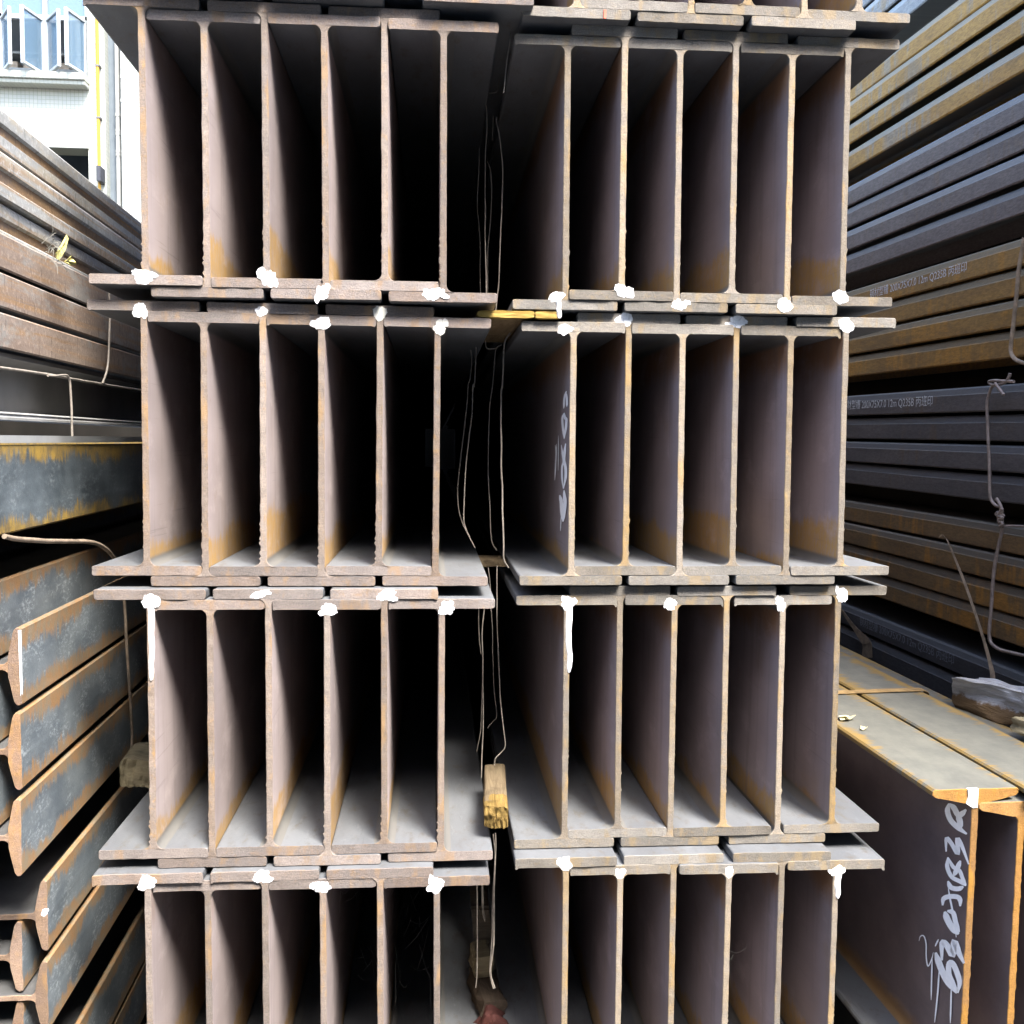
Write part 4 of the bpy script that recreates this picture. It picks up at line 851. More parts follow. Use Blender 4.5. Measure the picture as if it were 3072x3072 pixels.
def taper_ibeam(name, label, loc, b, h, d, t1, t2, L, side, cut, seed, group, cat='steel beam', rot=(0.007, 0, 0.0253), parts=True, skewed=0.0):
    """I-beam on its side: outer flange face at x = 0 facing +x, web level at z = 0 running to -x"""
    t = thing(name, label, cat, loc, rot, group)
    H = b / 2
    r = 0.003
    j = d / 2 + 0.012

    def fl(s):
        p = [(0, -H + r, 1), (0, H - r, 1), (-r, H, 1), (-t1 + 0.004, H, 1), (-t1, H - 0.004, 1), (-t2, j, 0), (-t2, -j, 0), (-t1, -H + 0.004, 1), (-t1 + 0.004, -H, 1), (-r, -H, 1)]
        return [(s(x), z, k) for x, z, k in p]

    def lip(x, z, nx, nz, s, nn):
        return max(0.0, nn(s * 260)) ** 2 * 0.0024 if nx < -0.6 else 0.0
    obj('flange', prism('flange', fl(lambda x: x), L, [side, cut], seed, 0.0009, lip, 0.004), t)
    obj('flange', prism('flange', fl(lambda x: -h - x), L, [side, cut], seed + 3, 0.0009, lip, 0.006), t)
    f = 0.010
    p = [(-t2, -j, 0), (-t2, j, 0)] + arc(-t2 - f, d / 2 + f, f, 0, -90, 5)[1:] + arc(-h + t2 + f, d / 2 + f, f, 270, 180, 5)[:-1]
    p += [(-h + t2, j, 0), (-h + t2, -j, 0)] + arc(-h + t2 + f, -d / 2 - f, f, 180, 90, 5)[1:] + arc(-t2 - f, -d / 2 - f, f, 90, 0, 5)[:-1]
    obj('web', prism('web', p, L, [DKSTEEL, cut], seed + 5, 0.0009, None, 0.006), t)
    return t


XL = -0.70
GL = 'steel sections piled on the left'
zs = [('B', 1.1190, 0.060, 'topmost cut end, thin white line on its edge'),
      ('C', 0.9745, 0.052, 'second down with its cut end in view'),
      ('D', 0.8260, 0.045, 'third down, above the black gap'),
      ('E', 0.6335, 0.160, 'below the black gap, white spot on its end'),
      ('F', 0.4835, 0.152, 'lowest with its cut end in view')]
for k, (nm, z, tt, wd) in enumerate(zs):
    t = taper_ibeam('steel_beam', f'rusty I-beam lying sideways at left, {wd}', (XL - 0.0253 * tt, -0.19 + tt, z), 0.1345, 0.36, 0.0105, 0.0115, 0.021, 9.5, SIDE, CUT_S, 900 + k * 17, GL)
    if nm == 'B':
        obj('paint_dab', mesh('paint_dab', [(0.0006, -0.002, -0.045), (-0.0008, -0.002, -0.05), (-0.0026, -0.002, 0.064), (0.0008, -0.002, 0.064), (0.0008, 0.004, 0.064), (0.0006, 0.004, -0.05)], [(0, 1, 2, 3), (0, 3, 4, 5)], OPAQUE), t)
    if nm == 'E':
        obj('paint_dab', blob(0.012, 0.018, 71, None, WHITE), t, (-0.004, 0, 0.008))
for k, (z, ye, wd) in enumerate([(1.1945, -0.50, 'under the wide dark plate-like flange'), (1.0465, -0.42, 'tucked behind the topmost cut ends'), (0.900, -0.42, 'tucked behind the second and third cut ends'),
                                 (0.559, -0.035, 'end nested between the two lowest cut ends'), (0.409, -0.035, 'nested under the lowest cut end, end in view')]):
    taper_ibeam('steel_beam', f'blue rusty I-beam set back at left, {wd}', (XL - 0.045 - 0.0253 * (ye + 0.19), ye, z), 0.1325, 0.36, 0.0105, 0.0115, 0.021, 9.5, SIDE, CUT_S, 1200 + k * 17, GL)
taper_ibeam('steel_beam', 'dark I-beam lying sideways in the bottom left corner, end out of view', (XL - 0.01, -0.19, 0.2445), 0.1345, 0.36, 0.0105, 0.0115, 0.021, 9.5, SIDE, CUT_S, 1400, GL)
taper_ibeam('steel_beam', 'dark I-beam lying sideways, lowest of the left pile', (XL - 0.012, -0.15, 0.098), 0.1345, 0.36, 0.0105, 0.0115, 0.021, 9.5, SIDE, CUT_S, 1420, GL)
taper_ibeam('steel_beam', 'wide dark flange streaked with yellow rust at left, below the flat bar', (XL, -0.60, 1.4200), 0.1490, 0.45, 0.011, 0.013, 0.024, 9.8, SIDE_N, CUT_S, 1440, GL)


def bar(name, label, outline, loc, L, side, cut, seed, cat='steel section', group=GL, rot=(0.007, 0, 0.0253), amp=0.0008):
    me = prism(name, outline, L, [side, cut], seed, amp, None, 0.01)
    o = obj(name, me, None, loc, rot)
    return tag(o, label, cat, group)


# flat bar on top of the wide flange
FLATC = m_plain('clean_flat_bar', (0.30, 0.31, 0.31), 0.45, 0.4, 0.15, 9)
bar('flat_bar', 'smooth grey flat bar edge lying on the yellow-streaked flange at left', [(0, 0, 1), (0.0, 0.0130, 1), (-0.30, 0.0130, 1), (-0.30, 0, 1)], (XL + 0.001, -0.55, 1.4982), 9.7, FLATC, CUT_S, 1500)
# upright channel in the dark recess
KD = m_plain('grey_mill_steel', (0.17, 0.165, 0.155), 0.5, 0.4, 0.2, 6)
t = thing('steel_channel', 'grey channel standing in the dark recess of the left pile behind tie wires', 'steel channel', (XL + 0.0, -0.56, 1.537), (0.007, 0, 0.0253), GL)
obj('flange', prism('flange', [(0, 0, 1), (0, 0.004, 1), (-0.003, 0.0085, 1), (0.0, 0.0105, 1), (-0.002, 0.0125, 1), (-0.055, 0.017, 1), (-0.055, 0, 1)], 9.6, [m_plain('bright_lip', (0.34, 0.34, 0.33), 0.4, 0.5, 0.2, 9), CUT_S], 1520), t)
obj('web', prism('web', [(-0.050, 0.016, 1), (-0.050, 0.094, 1), (-0.058, 0.094, 1), (-0.058, 0.016, 1)], 9.6, [KD, CUT_S], 1530), t)
obj('flange', prism('flange', [(-0.008, 0.112, 1), (-0.008, 0.105, 1), (-0.055, 0.093, 1), (-0.058, 0.112, 1)], 9.6, [KD, CUT_S], 1540), t)


def lip_profile(h, groove):
    """upright rolled section seen from the side: two thick rounded flange edges and a recessed rusty web"""
    p = [(0.0, h * 0.98, 1), (-0.004, h, 1), (-0.06, h, 1), (-0.06, 0, 1), (-0.004, 0, 1), (0, h * 0.03, 1),
         (0.0, h * 0.36, 1), (-0.004, h * 0.40, 1), (-groove, h * 0.41, 1), (-groove, h * 0.60, 1), (-0.003, h * 0.62, 1), (0.001, h * 0.65, 1)]
    return p


def lipped(label, h, z, x, ye, seed, face, rust, fr=(0.41, 0.60)):
    t = thing('steel_section', label, 'steel section', (x, ye, z), (0.007, 0, 0.0253), GL)
    a, c = h * fr[0], h * fr[1]
    obj('flange', prism('flange', [(0, 0.003, 1), (0.0, a * 0.5, 1), (0.0, a - 0.004, 1), (-0.005, a, 1), (-0.07, a, 1), (-0.07, 0, 1), (-0.004, 0, 1)], 9.8, [face, CUT_S], seed, step=0.01, sharp=9), t)
    obj('flange', prism('flange', [(0.0, c + 0.004, 1), (0.0004, c + (h - c) * 0.5, 1), (0.0, h - 0.005, 1), (-0.004, h, 1), (-0.07, h, 1), (-0.07, c, 1), (-0.006, c, 1)], 9.8, [face, CUT_S], seed + 2, step=0.01, sharp=9), t)
    obj('web', prism('web', [(-0.005, a, 1), (-0.005, c, 1), (-0.07, c, 1), (-0.07, a, 1)], 9.8, [rust, CUT_S], seed + 4, step=0.01, sharp=9), t)
    return t


lipped('grey grooved steel section, topmost of the left pile against the white building', 0.0705, 1.9782, XL, -0.5, 1600, KGREY, RUSTY, (0.38, 0.58))
lipped('grey grooved steel section, second from top of left pile, brown scaly groove', 0.0770, 1.9000, XL + 0.002, -0.5, 1610, KGREY, RUSTY, (0.36, 0.60))
lipped('grey steel section with an orange rusty groove, third from top of left pile', 0.0550, 1.8410, XL - 0.006, -0.5, 1620, KGREY, RUSTY, (0.22, 0.50))
for k, (z, h, wd) in enumerate([(1.8115, 0.0585, 'uppermost of three, touching the grey sections'), (1.7478, 0.0575, 'middle of three'), (1.6825, 0.0585, 'lowest of three, above the dark recess')]):
    taper_ibeam('steel_beam', f'brown rusty flange in the left pile, {wd}', (XL + 0.006, -0.5, z), h, 0.12, 0.006, 0.007, 0.012, 9.7, SIDE_K, CUT_S, 1700 + k * 13, GL)

# ------------------------------------------------------------------ channels of the right pile
CH = {
    'pale': m_chan('channel_pale', (0.21, 0.245, 0.275), (0.28, 0.31, 0.33), (0.33, 0.38, 0.40), (0.25, 0.20, 0.13), 0.15),
    'yellow': m_chan('channel_yellow', (0.27, 0.15, 0.035), (0.33, 0.19, 0.042), (0.22, 0.235, 0.21), (0.21, 0.18, 0.135), 0.35),
    'blue': m_chan('channel_blue', (0.095, 0.085, 0.088), (0.12, 0.108, 0.11), (0.145, 0.17, 0.19), (0.11, 0.088, 0.075), 0.25),
    'brown': m_chan('channel_brown', (0.17, 0.10, 0.032), (0.215, 0.128, 0.036), (0.085, 0.085, 0.068), (0.27, 0.14, 0.025), 0.45),
    'dark': m_chan('channel_dark', (0.052, 0.052, 0.060), (0.072, 0.069, 0.075), (0.055, 0.063, 0.078), (0.075, 0.06, 0.05), 0.2),
    'umber': m_chan('channel_umber', (0.098, 0.063, 0.032), (0.125, 0.082, 0.04), (0.06, 0.062, 0.06), (0.23, 0.115, 0.024), 0.38),
    'black': m_chan('channel_black', (0.035, 0.037, 0.044), (0.048, 0.049, 0.056), (0.075, 0.085, 0.10), (0.055, 0.045, 0.035), 0.15),
}


def channel_outline(h=0.0745):
    return [(0.0, -h + 0.004, 1), (0, -0.023, 1), (0.0016, -0.0205, 1), (0.0052, -0.005, 1), (0.0095, 0.0, 1), (0.190, 0.0, 1), (0.1995, -0.006, 1), (0.200, -h + 0.004, 1),
            (0.197, -h, 1), (0.193, -h, 1), (0.188, -0.016, 1), (0.182, -0.0075, 1), (0.018, -0.0075, 1), (0.0125, -0.016, 1), (0.0075, -h, 1), (0.003, -h, 1)]


CHM = {k: [prism('steel_channel', channel_outline(), 10.5, [m, CUT_S], 2000 + i * 9, step=0.02, sharp=9, bend=0.0022 if i < 4 else 0.0) for i in (0, 1, 2, 3, 4)] for k, m in CH.items()}
XR, YR = 1.60, 0.83


def rplace(tt, z, x0=XR):
    return (x0 - 0.0357 * tt, YR + tt, z + 0.018 * tt)


RROT = (0.018, 0, 0.0357)
GROUPS = [('pale', 'pale blue-grey', [3.2735, 3.1900, 3.1065, 3.0230]), ('yellow', 'yellow rusted', [2.8757, 2.8025, 2.7155, 2.6165]), ('blue', 'blue-grey', [2.4838, 2.4021, 2.3150, 2.2290]),
          ('brown', 'ochre brown', [2.0890, 2.0060, 1.9230, 1.8400]), ('dark', 'blue-black', [1.6925, 1.6070, 1.5210, 1.4360]),
          ('umber', 'dark brown streaked', [1.2960, 1.2125, 1.1295, 1.0465]), ('black', 'black', [0.9000, 0.8120, 0.7280, 0.6440]), ('black', 'lowest black', [0.50, 0.416, 0.332, 0.248])]
PLACE4 = ['top', 'second', 'third', 'bottom']
GAPS = {}
for gi, (mk, word, ztop) in enumerate(GROUPS):
    for k, z in enumerate(ztop):
        jx = rng.uniform(-0.003, 0.003)
        p = rplace(-1.3, z, XR + jx)
        o = obj('steel_channel', CHM[mk][4 if (gi, k) in ((3, 0), (4, 0), (6, 0)) else (k + gi) % 4], None, p, (RROT[0], 0, RROT[2] + rng.uniform(-0.0006, 0.0006)))
        extra = ''
        if (gi, k) in ((3, 0), (4, 0), (6, 0)):
            extra = ', with printed lettering'
        tag(o, f'{PLACE4[k]} channel of the {word} bundle at right{extra}', 'steel channel', 'steel channels bundled in the right pile')
        GAPS[(gi, k)] = o
    # timber bearers between the bundles, far back in the dark
    for yb in (4.5, 8.0):
        pass

# printed lettering along three of the channels
INK = m_plain('stencil_white', (0.50, 0.53, 0.56), 0.7, 0.2, 0.4, 160)
INK_D = m_plain('stencil_grey', (0.20, 0.22, 0.26), 0.7, 0.2, 0.4, 160)


def lettering(parent, text, t0, t1, dz, height, m):
    cu = bpy.data.curves.new('lettering', 'FONT')
    cu.body = text
    cu.size = 1.0
    cu.extrude = 0.0
    tmp = bpy.data.objects.new('lettering', cu)
    COL.objects.link(tmp)
    dg = bpy.context.evaluated_depsgraph_get()
    dg.update()
    me = bpy.data.meshes.new_from_object(tmp.evaluated_get(dg))
    COL.objects.unlink(tmp)
    bpy.data.objects.remove(tmp)
    xs = [v.co.x for v in me.vertices]
    ys = [v.co.y for v in me.vertices]
    w, hh = max(xs) - min(xs), max(ys) - min(ys)
    sx, sy = (t0 - t1) / w, height / hh
    for v in me.vertices:
        x, y = v.co.x - min(xs), v.co.y - min(ys)
        v.co = Vector((-0.0009, (t0 + 1.3) - x * sx, dz + y * sy))
    me.materials.clear()
    me.materials.append(m)
    me.update()
    o = obj('lettering', me, parent)
    return o


TXT = '\u94a2\u6750\u578b\u69fd 200X75X7.0 12m Q235B \u4e19\u73ed\u5370'
lettering(GAPS[(3, 0)], TXT, 0.835, 0.215, -0.053, 0.034, INK)
lettering(GAPS[(4, 0)], TXT, 1.02, 0.375, -0.054, 0.036, INK)
lettering(GAPS[(6, 0)], TXT, 0.83, 0.20, -0.056, 0.036, INK_D)

# ------------------------------------------------------------------ tall I-beams bottom right
ITOP = m_flange('walked_flange', (0.30, 0.305, 0.285), (0.38, 0.38, 0.35), (0.40, 0.285, 0.10))
g = G('weathered_top_flange')
co = g.coord()
n1 = g.noise(g.sc(co, (1, 0.5, 1)), 16, 7, 0.7)
b = g.mix(g.step(n1, 0.3, 0.7), (0.085, 0.085, 0.075), (0.12, 0.118, 0.10))
st = g.noise(g.sc(co, (14, 70, 1)), 1, 5, 0.65, 0.8)
ed = g.math('DIVIDE', g.math('ABSOLUTE', g.x), 0.088)
bl = g.noise(g.sc(co, (3, 2.2, 1)), 1, 4, 0.6)
mk = g.step(g.math('ADD', g.math('ADD', ed, g.math('MULTIPLY', g.math('SUBTRACT', st, 0.5), 1.3)), g.math('MULTIPLY', g.math('SUBTRACT', bl, 0.5), 1.6)), 0.72, 0.98)
b = g.mix(g.math('MULTIPLY', mk, 0.85), b, (0.19, 0.12, 0.03))
dk = g.step(g.noise(g.sc(co, (40, 16, 1)), 1, 5, 0.7), 0.62, 0.72)
b = g.mix(g.math('MULTIPLY', dk, 0.35), b, (0.13, 0.13, 0.12))
ITOP = g.done(b, 0.65, g.bump(st, 0.35, 0.003), 0.3)
g = G('purple_brown_web')
co = g.coord()
n1 = g.noise(g.sc(co, (1, 1, 1)), 7, 7, 0.65)
n2 = g.noise(g.sc(co, (1, 22, 60)), 1, 5, 0.7, 1.0)
b = g.mix(g.step(n1, 0.3, 0.7), (0.10, 0.078, 0.080), (0.145, 0.112, 0.112))
b = g.mix(g.math('MULTIPLY', g.step(n2, 0.55, 0.75), 0.35), b, (0.17, 0.12, 0.10))
lowr = g.step(g.math('ADD', g.math('SUBTRACT', 0.05, g.z), g.math('MULTIPLY', n2, 0.05)), 0.0, 0.04)
b = g.mix(g.math('MULTIPLY', lowr, 0.75), b, (0.26, 0.15, 0.05))
topr = g.step(g.math('ADD', g.math('SUBTRACT', g.z, 0.60), g.math('MULTIPLY', n1, 0.05)), 0.02, 0.05)
b = g.mix(g.math('MULTIPLY', topr, 0.6), b, (0.22, 0.12, 0.03))
IWEB = g.done(b, 0.5, g.bump(n2, 0.3, 0.002), 0.4)

IH, IB, ID, IT1, IT2 = 0.63, 0.176, 0.0135, 0.015, 0.029


def tall_flange():
    w, j, r = IB / 2, ID / 2 + 0.012, 0.004
    return [(-w, r, 1), (-w + r, 0, 1), (w - r, 0, 1), (w, r, 1), (w, IT1 - r, 1), (w - r, IT1, 1), (j, IT2, 0), (-j, IT2, 0), (-w + r, IT1, 1), (-w, IT1 - r, 1)]


def tall_web():
    h, f = ID / 2, 0.012
    zl, zh = IT2, IH - IT2
    return ([(-(h + f), zl, 0), (h + f, zl, 0)] + arc(h + f, zl + f, f, 270, 180, 5)[1:] + arc(h + f, zh - f, f, 180, 90, 5)[:-1] +
            [(h + f, zh, 0), (-(h + f), zh, 0)] + arc(-(h + f), zh - f, f, 90, 0, 5)[1:] + arc(-(h + f), zl + f, f, 360, 270, 5)[:-1])


def tooth(x, z, nx, nz, s, nn):
    return max(0.0, nn(s * 240)) ** 2 * 0.0022 if nx > 0.6 else 0.0


tf = prism('flange', tall_flange(), 9.5, [ITOP, CUT_O], 3001, 0.0007)
tf2 = prism('flange', tall_flange(), 9.5, [FLANGE, CUT_O], 3005, 0.0007)
tw = prism('web', tall_web(), 9.5, [IWEB, CUT_O], 3009, 0.0007, tooth)
TALL = []
for k, (x, zb, y, lab) in enumerate([(1.0430, 0.2255, -0.06, 'tall orange-ended I-beam at bottom right, big white painted characters on its web'),
                                     (1.1370, 0.1985, -0.06, 'tall orange-ended I-beam tucked under its painted neighbour, bottom right corner'),
                                     (1.2310, 0.2255, -0.08, 'tall I-beam with weathered grey top flange, second flange crossed by the ochre strap'),
                                     (1.3250, 0.1985, -0.08, 'tall I-beam furthest right, lower top flange beside the whitish log')]):
    t = thing('steel_beam', lab, 'steel beam', (x, y, zb), RROT, 'tall tapered I-beams at bottom right')
    obj('web', tw, t)
    obj('flange', tf2, t)
    obj('flange', tf, t, (0, 0, IH), (0, PI, 0))
    TALL.append(t)
t = TALL[0]
TZ = 0.2255
obj('painted_marks', strokes('painted_marks', BIG_MARKS, lambda y, z, k: (-ID / 2 - k, y, z - 0.2255), 0.0008, BRUSH), t)
obj('paint_dab', mesh('paint_dab', [(x, y, z) for y in (-0.0025, 0.004) for x, z in ((-0.018, IH + .0005), (0.003, IH + .0005), (0.003, IH - 0.036), (-0.006, IH - 0.037), (-0.020, IH - 0.028), (-0.016, IH - 0.014))],
                       [(0, 1, 2, 3, 4, 5)] + [(i, (i + 1) % 6, 6 + (i + 1) % 6, 6 + i) for i in range(6)], OPAQUE), t)

# ------------------------------------------------------------------ wires and straps
CW = ['slanting down from the very top of the picture', 'bent into an L above the mossy block', 'long straight one under the mossy block, top row', 'kinked rightmost one of the top row', 'faint leftmost one of the top row', 'faint one between its longer neighbours, top row', 'shortest one just under the mossy block', 'leftmost bowed one of the second row', 'bowed one right of the leftmost, second row', 'hooked at its head, middle of the second row', 'thick rightmost one of the second row', 'short hooked piece under the long board', 'faint short one at left, third row', 'long straight one at left, third row', 'faint wavy one, middle of the third row', 'curled at its foot above the splintered timber', 'short faint one at the head of the third row', 'ending left of the splintered timber', 'thick right strand under the splintered timber', 'thick left strand under the splintered timber', 'long one at left, bottom row', 'left one of a short faint pair, bottom row', 'right one of a short faint pair, bottom row']
for k, (r, pts) in enumerate(CENTRE_WIRES):
    o = obj('tie_wire', tube('tie_wire', pts, r * 0.85, WIRE, 6, 1.0, 6, 0.0016, k))
    tag(o, 'tie wire in the centre gap, ' + CW[k], 'wire', 'tie wires in the gap between the two centre stacks')
LW = ['long taut wire running along the recess of the left pile', 'bent wire dropping from the long wire past the grey channel lip', 'thin upright wire hanging over the brown flanges at left',
      'thick bent rod arching across the dark gap at left', 'thick hanging wire curving down to the wooden block at left']
for k, (r, pts) in enumerate(LEFT_WIRES):
    o = obj('tie_wire', tube('tie_wire', pts, r, WIRE if k < 3 else STRAP, 8, 1.0, 6, 0.0008, 30 + k))
    tag(o, LW[k], 'wire', 'tie wires on the left pile')
flat = [q for q in RIGHT_WIRES if q[0] == 'flat'][0]
o = obj('tie_wire', tube('tie_wire', flat[2], flat[1], STRAP, 8, 0.5, 6))
tag(o, 'flattened brown wire around the ochre channels at the right edge', 'wire', 'tie wires on the right pile')
t = thing('twisted_wire', 'thick twisted tie wire with hooked knots around the blue-black channels', 'wire', RIGHT_WIRES[1][2][5], (0, 0, 0), 'tie wires on the right pile')
NM = ['strand', 'hook', 'hook', 'hook', 'twist', 'twist', 'strand', 'strand']
off = Vector(RIGHT_WIRES[1][2][5])
for nm, (kk, r, pts) in zip(NM, RIGHT_WIRES[1:]):
    obj(nm, tube(nm, [Vector(p) - off for p in pts], r, WIRE_D, 8, 1.0, 7), t)


def strap(name, pairs, m, th=0.0012):
    A = smooth_path([p[0] for p in pairs], 4)
    B = smooth_path([p[1] for p in pairs], 4)
    V, F = [], []
    for a, b_ in zip(A, B):
        V += [a, b_, b_ + Vector((th, th, 0)), a + Vector((th, th, 0))]
    n = len(A)
    for i in range(n - 1):
        for k in range(4):
            j = (k + 1) % 4
            F.append((4 * i + k, 4 * i + j, 4 * i + 4 + j, 4 * i + 4 + k))
    F += [(0, 1, 2, 3), tuple(4 * (n - 1) + k for k in range(4))]
    return mesh(name, V, F, m, 50)


o = obj('steel_strap', strap('steel_strap', LONG_STRAP, STRAP))
tag(o, 'long loose steel strap leaning from the brown channels down to the whitish log', 'strap', 'steel straps at right')
o = obj('steel_strap', strap('steel_strap', BENT_STRAP, STRAP))
tag(o, 'short bent steel strap hanging over the black channels beside the right stack', 'strap', 'steel straps at right')
# ochre strap across the tall I-beams
zt = TZ + IH + 0.018 * 0.80
pairs = []
for x, y, z in ((0.935, 0.615, zt), (1.06, 0.626, zt + 0.001), (1.20, 0.637, zt + 0.002), (1.27, 0.642, zt + 0.002), (1.297, 0.645, zt + 0.001), (1.308, 0.646, zt - 0.008), (1.312, 0.646, zt - 0.05)):
    pairs.append(((x, y - 0.016, z), (x, y + 0.016, z + 0.0006)))
o = obj('steel_strap', strap('steel_strap', pairs, STRAP_Y, 0.0015))
tag(o, 'ochre steel strap lying flat across the tall I-beams', 'strap', 'steel straps at right')

# ------------------------------------------------------------------ wood and litter
o = obj('log_piece', lump('log_piece', (0.27, 0.085, 0.070), WOOD_W, 3, 0.28, 6, 'x'), None, (1.425, 0.46, 0.886), (0.05, -0.03, -1.30))
tag(o, 'whitish weathered log lying on the tall I-beams at right', 'log')
o = obj('log_piece', lump('log_piece', (0.10, 0.06, 0.03), WOOD_O, 8, 0.20, 4, 'x'), None, (1.385, 0.27, 0.872), (0.0, 0.05, -1.2))
tag(o, 'brown wood chunk at the right edge below the whitish log', 'log')
o = obj('wooden_block', lump('wooden_block', (0.085, 0.12, 0.062), WOOD_O, 5, 0.07, 5, 'y'), None, (-0.635, 0.36, 0.790), (0, 0.12, 0.1))
tag(o, 'mossy wooden block wedged between the left pile and left stack', 'wood block')
o = obj('wooden_wedge', lump('wooden_wedge', (0.046, 0.20, 0.042), WOOD_T, 6, 0.05, 5, 'y'), None, (0.131, 0.150, 0.790), (0.05, 0, -0.05))
tag(o, 'splintered timber wedge standing in the gap beside the third row', 'wood block', 'wood pieces in the centre gap')
YELL = obj('broken_end', lump('broken_end', (0.0475, 0.06, 0.0435), WOOD_E, 16, 0.06, 6, 'y'), o, (0, -0.10, 0))
YELL['label'] = 'yellow splintered end'
for k, (x, w, d, z, lab) in enumerate([(0.1345, 0.106, 0.42, 1.7500, 'long yellow-ended board lying in the gap below the top full row'), (0.2125, 0.046, 0.16, 1.7500, 'short yellow-ended board beside the long board under the right stack')]):
    t = thing('wooden_board', lab, 'board', (x, 0.0, z), (0, -0.01, 0.03), 'wood pieces in the centre gap')
    obj('plank', lump('plank', (w, d, 0.0125), WOOD_P, 20 + k, 0.07, 6, 'y'), t, (0, d / 2 + 0.02, 0))
    obj('sawn_end', lump('sawn_end', (w, 0.022, 0.0128), WOOD_Y, 25 + k, 0.10, 5, 'x'), t, (0, 0.012, 0))
for k, (loc_, dim, m, lab) in enumerate([((0.147, 0.72, 2.357), (0.045, 0.09, 0.035), WOOD_G, 'small mossy block high in the gap above the top full row'),
                                         ((0.130, 0.36, 1.2465), (0.062, 0.09, 0.016), WOOD_B, 'flat brown block bridging the gap below the second row'),
                                         ((0.118, 0.42, 0.29), (0.042, 0.08, 0.05), WOOD_O, 'dark mossy block low in the gap beside the bottom row'),
                                         ((0.128, 0.36, 0.225), (0.055, 0.16, 0.08), WOOD_D, 'dark timber stub at the bottom of the gap')]):
    o = obj('wooden_block', lump('wooden_block', dim, m, 40 + k, 0.12, 4, 'x'), None, loc_, (0, 0, 0.05 * k))
    tag(o, lab, 'wood block', 'wood pieces in the centre gap')
REDB = m_plain('faded_red_cloth', (0.075, 0.028, 0.024), 0.8, 0.2, 0.3, 30)
o = obj('brick_piece', lump('brick_piece', (0.05, 0.05, 0.07), REDB, 61, 0.2, 4, 'x'), None, (0.132, 0.26, 0.215), (0.1, 0.6, 0.2))
tag(o, 'faded red lump at the bottom of the centre gap', 'rubble')


def leaf_mesh(name, pts, m, curl=0.006, th=0.0006):
    c = sum((Vector(p) for p in pts), Vector()) / len(pts)
    V = []
    for s in (0, th):
        for i, p in enumerate(pts):
            V.append(Vector(p) - c + Vector((curl * (0.5 + 0.5 * math.sin(i * 1.9)) + s, 0, 0)))
        V.append(Vector((s - 0.001, 0, 0)))
    n = len(pts)
    F = []
    for s in (0, 1):
        o_ = s * (n + 1)
        F += [(o_ + i, o_ + (i + 1) % n, o_ + n) for i in range(n)]
    F += [(i, (i + 1) % n, n + 1 + (i + 1) % n, n + 1 + i) for i in range(n)]
    return mesh(name, V, F, m), c


me, c = leaf_mesh('dry_leaf', LEAF_PTS[0], LEAF)
tag(obj('dry_leaf', me, None, c), 'upright yellow dry leaf stuck on the grey section at left', 'leaf', 'dry leaves lying on the steel')
me, c = leaf_mesh('dry_leaf', LEAF_PTS[1], LEAF, 0.01)
tag(obj('dry_leaf', me, None, c), 'curled yellow dry leaf below the upright one at left', 'leaf', 'dry leaves lying on the steel')
for k, (x, y, s, lab) in enumerate([(0.982, 0.392, 0.020, 'pale crumpled leaf on the painted I-beam, the larger next to the stack'), (0.989, 0.309, 0.012, 'tiny pale leaf scrap on the painted I-beam'), (0.972, 0.380, 0.012, 'pale leaf scrap touching the larger crumpled leaf')]):
    zz = TZ + IH + 0.018 * (y + 0.06) + 0.002
    pts = []
    rr = random.Random(k)
    for i in range(9):
        a = 2 * PI * i / 9
        q = s * rr.uniform(0.45, 1.0)
        pts.append((math.cos(a) * q * 1.2, math.sin(a) * q, rr.uniform(0.0, 0.6) * s))
    V = [Vector(p) for p in pts] + [Vector((0, 0, 0.001))]
    me = mesh('dry_leaf', V + [v + Vector((0, 0, 0.0006)) for v in V], [(i, (i + 1) % 9, 9) for i in range(9)] + [(10 + i, 10 + (i + 1) % 9, 19) for i in range(9)] + [(i, (i + 1) % 9, 10 + (i + 1) % 9, 10 + i) for i in range(9)], LEAF_P)
    tag(obj('dry_leaf', me, None, (x, y, zz)), lab, 'leaf', 'dry leaves lying on the steel')
# tuft of dead grass beside the leaf
rr = random.Random(12)
geo = []
for k in range(38):
    p0 = Vector((-0.680, 0.0, 1.845)) + Vector((rr.uniform(-0.006, 0.004), rr.uniform(-0.055, 0.05), rr.uniform(-0.02, 0.022)))
    d = Vector((rr.uniform(-0.2, 0.6), rr.uniform(-1, 1), rr.uniform(-0.7, 1.2))).normalized()
    l = rr.uniform(0.010, 0.028)
    geo.append(tube_geo(smooth_path([p0, p0 + d * l * 0.5 + Vector((0.003, 0, rr.uniform(-0.004, 0.004))), p0 + d * l + Vector((0, 0, -0.006))], 3), 0.0005, 4))
v, f = join_geo(geo)
off = Vector((-0.680, 0.0, 1.845))
o = obj('dead_grass', mesh('dead_grass', [Vector(p) - off for p in v], f, STRAW), None, off)
tag(o, 'grey tuft of dead grass stuck behind the yellow leaf at left', 'grass tuft')
o['kind'] = 'stuff'

# cobwebs in three cells of the bottom left row and a few threads elsewhere
SILK = m_plain('spider_silk', (0.16, 0.16, 0.15), 0.6, 0.3, 0.2, 80)


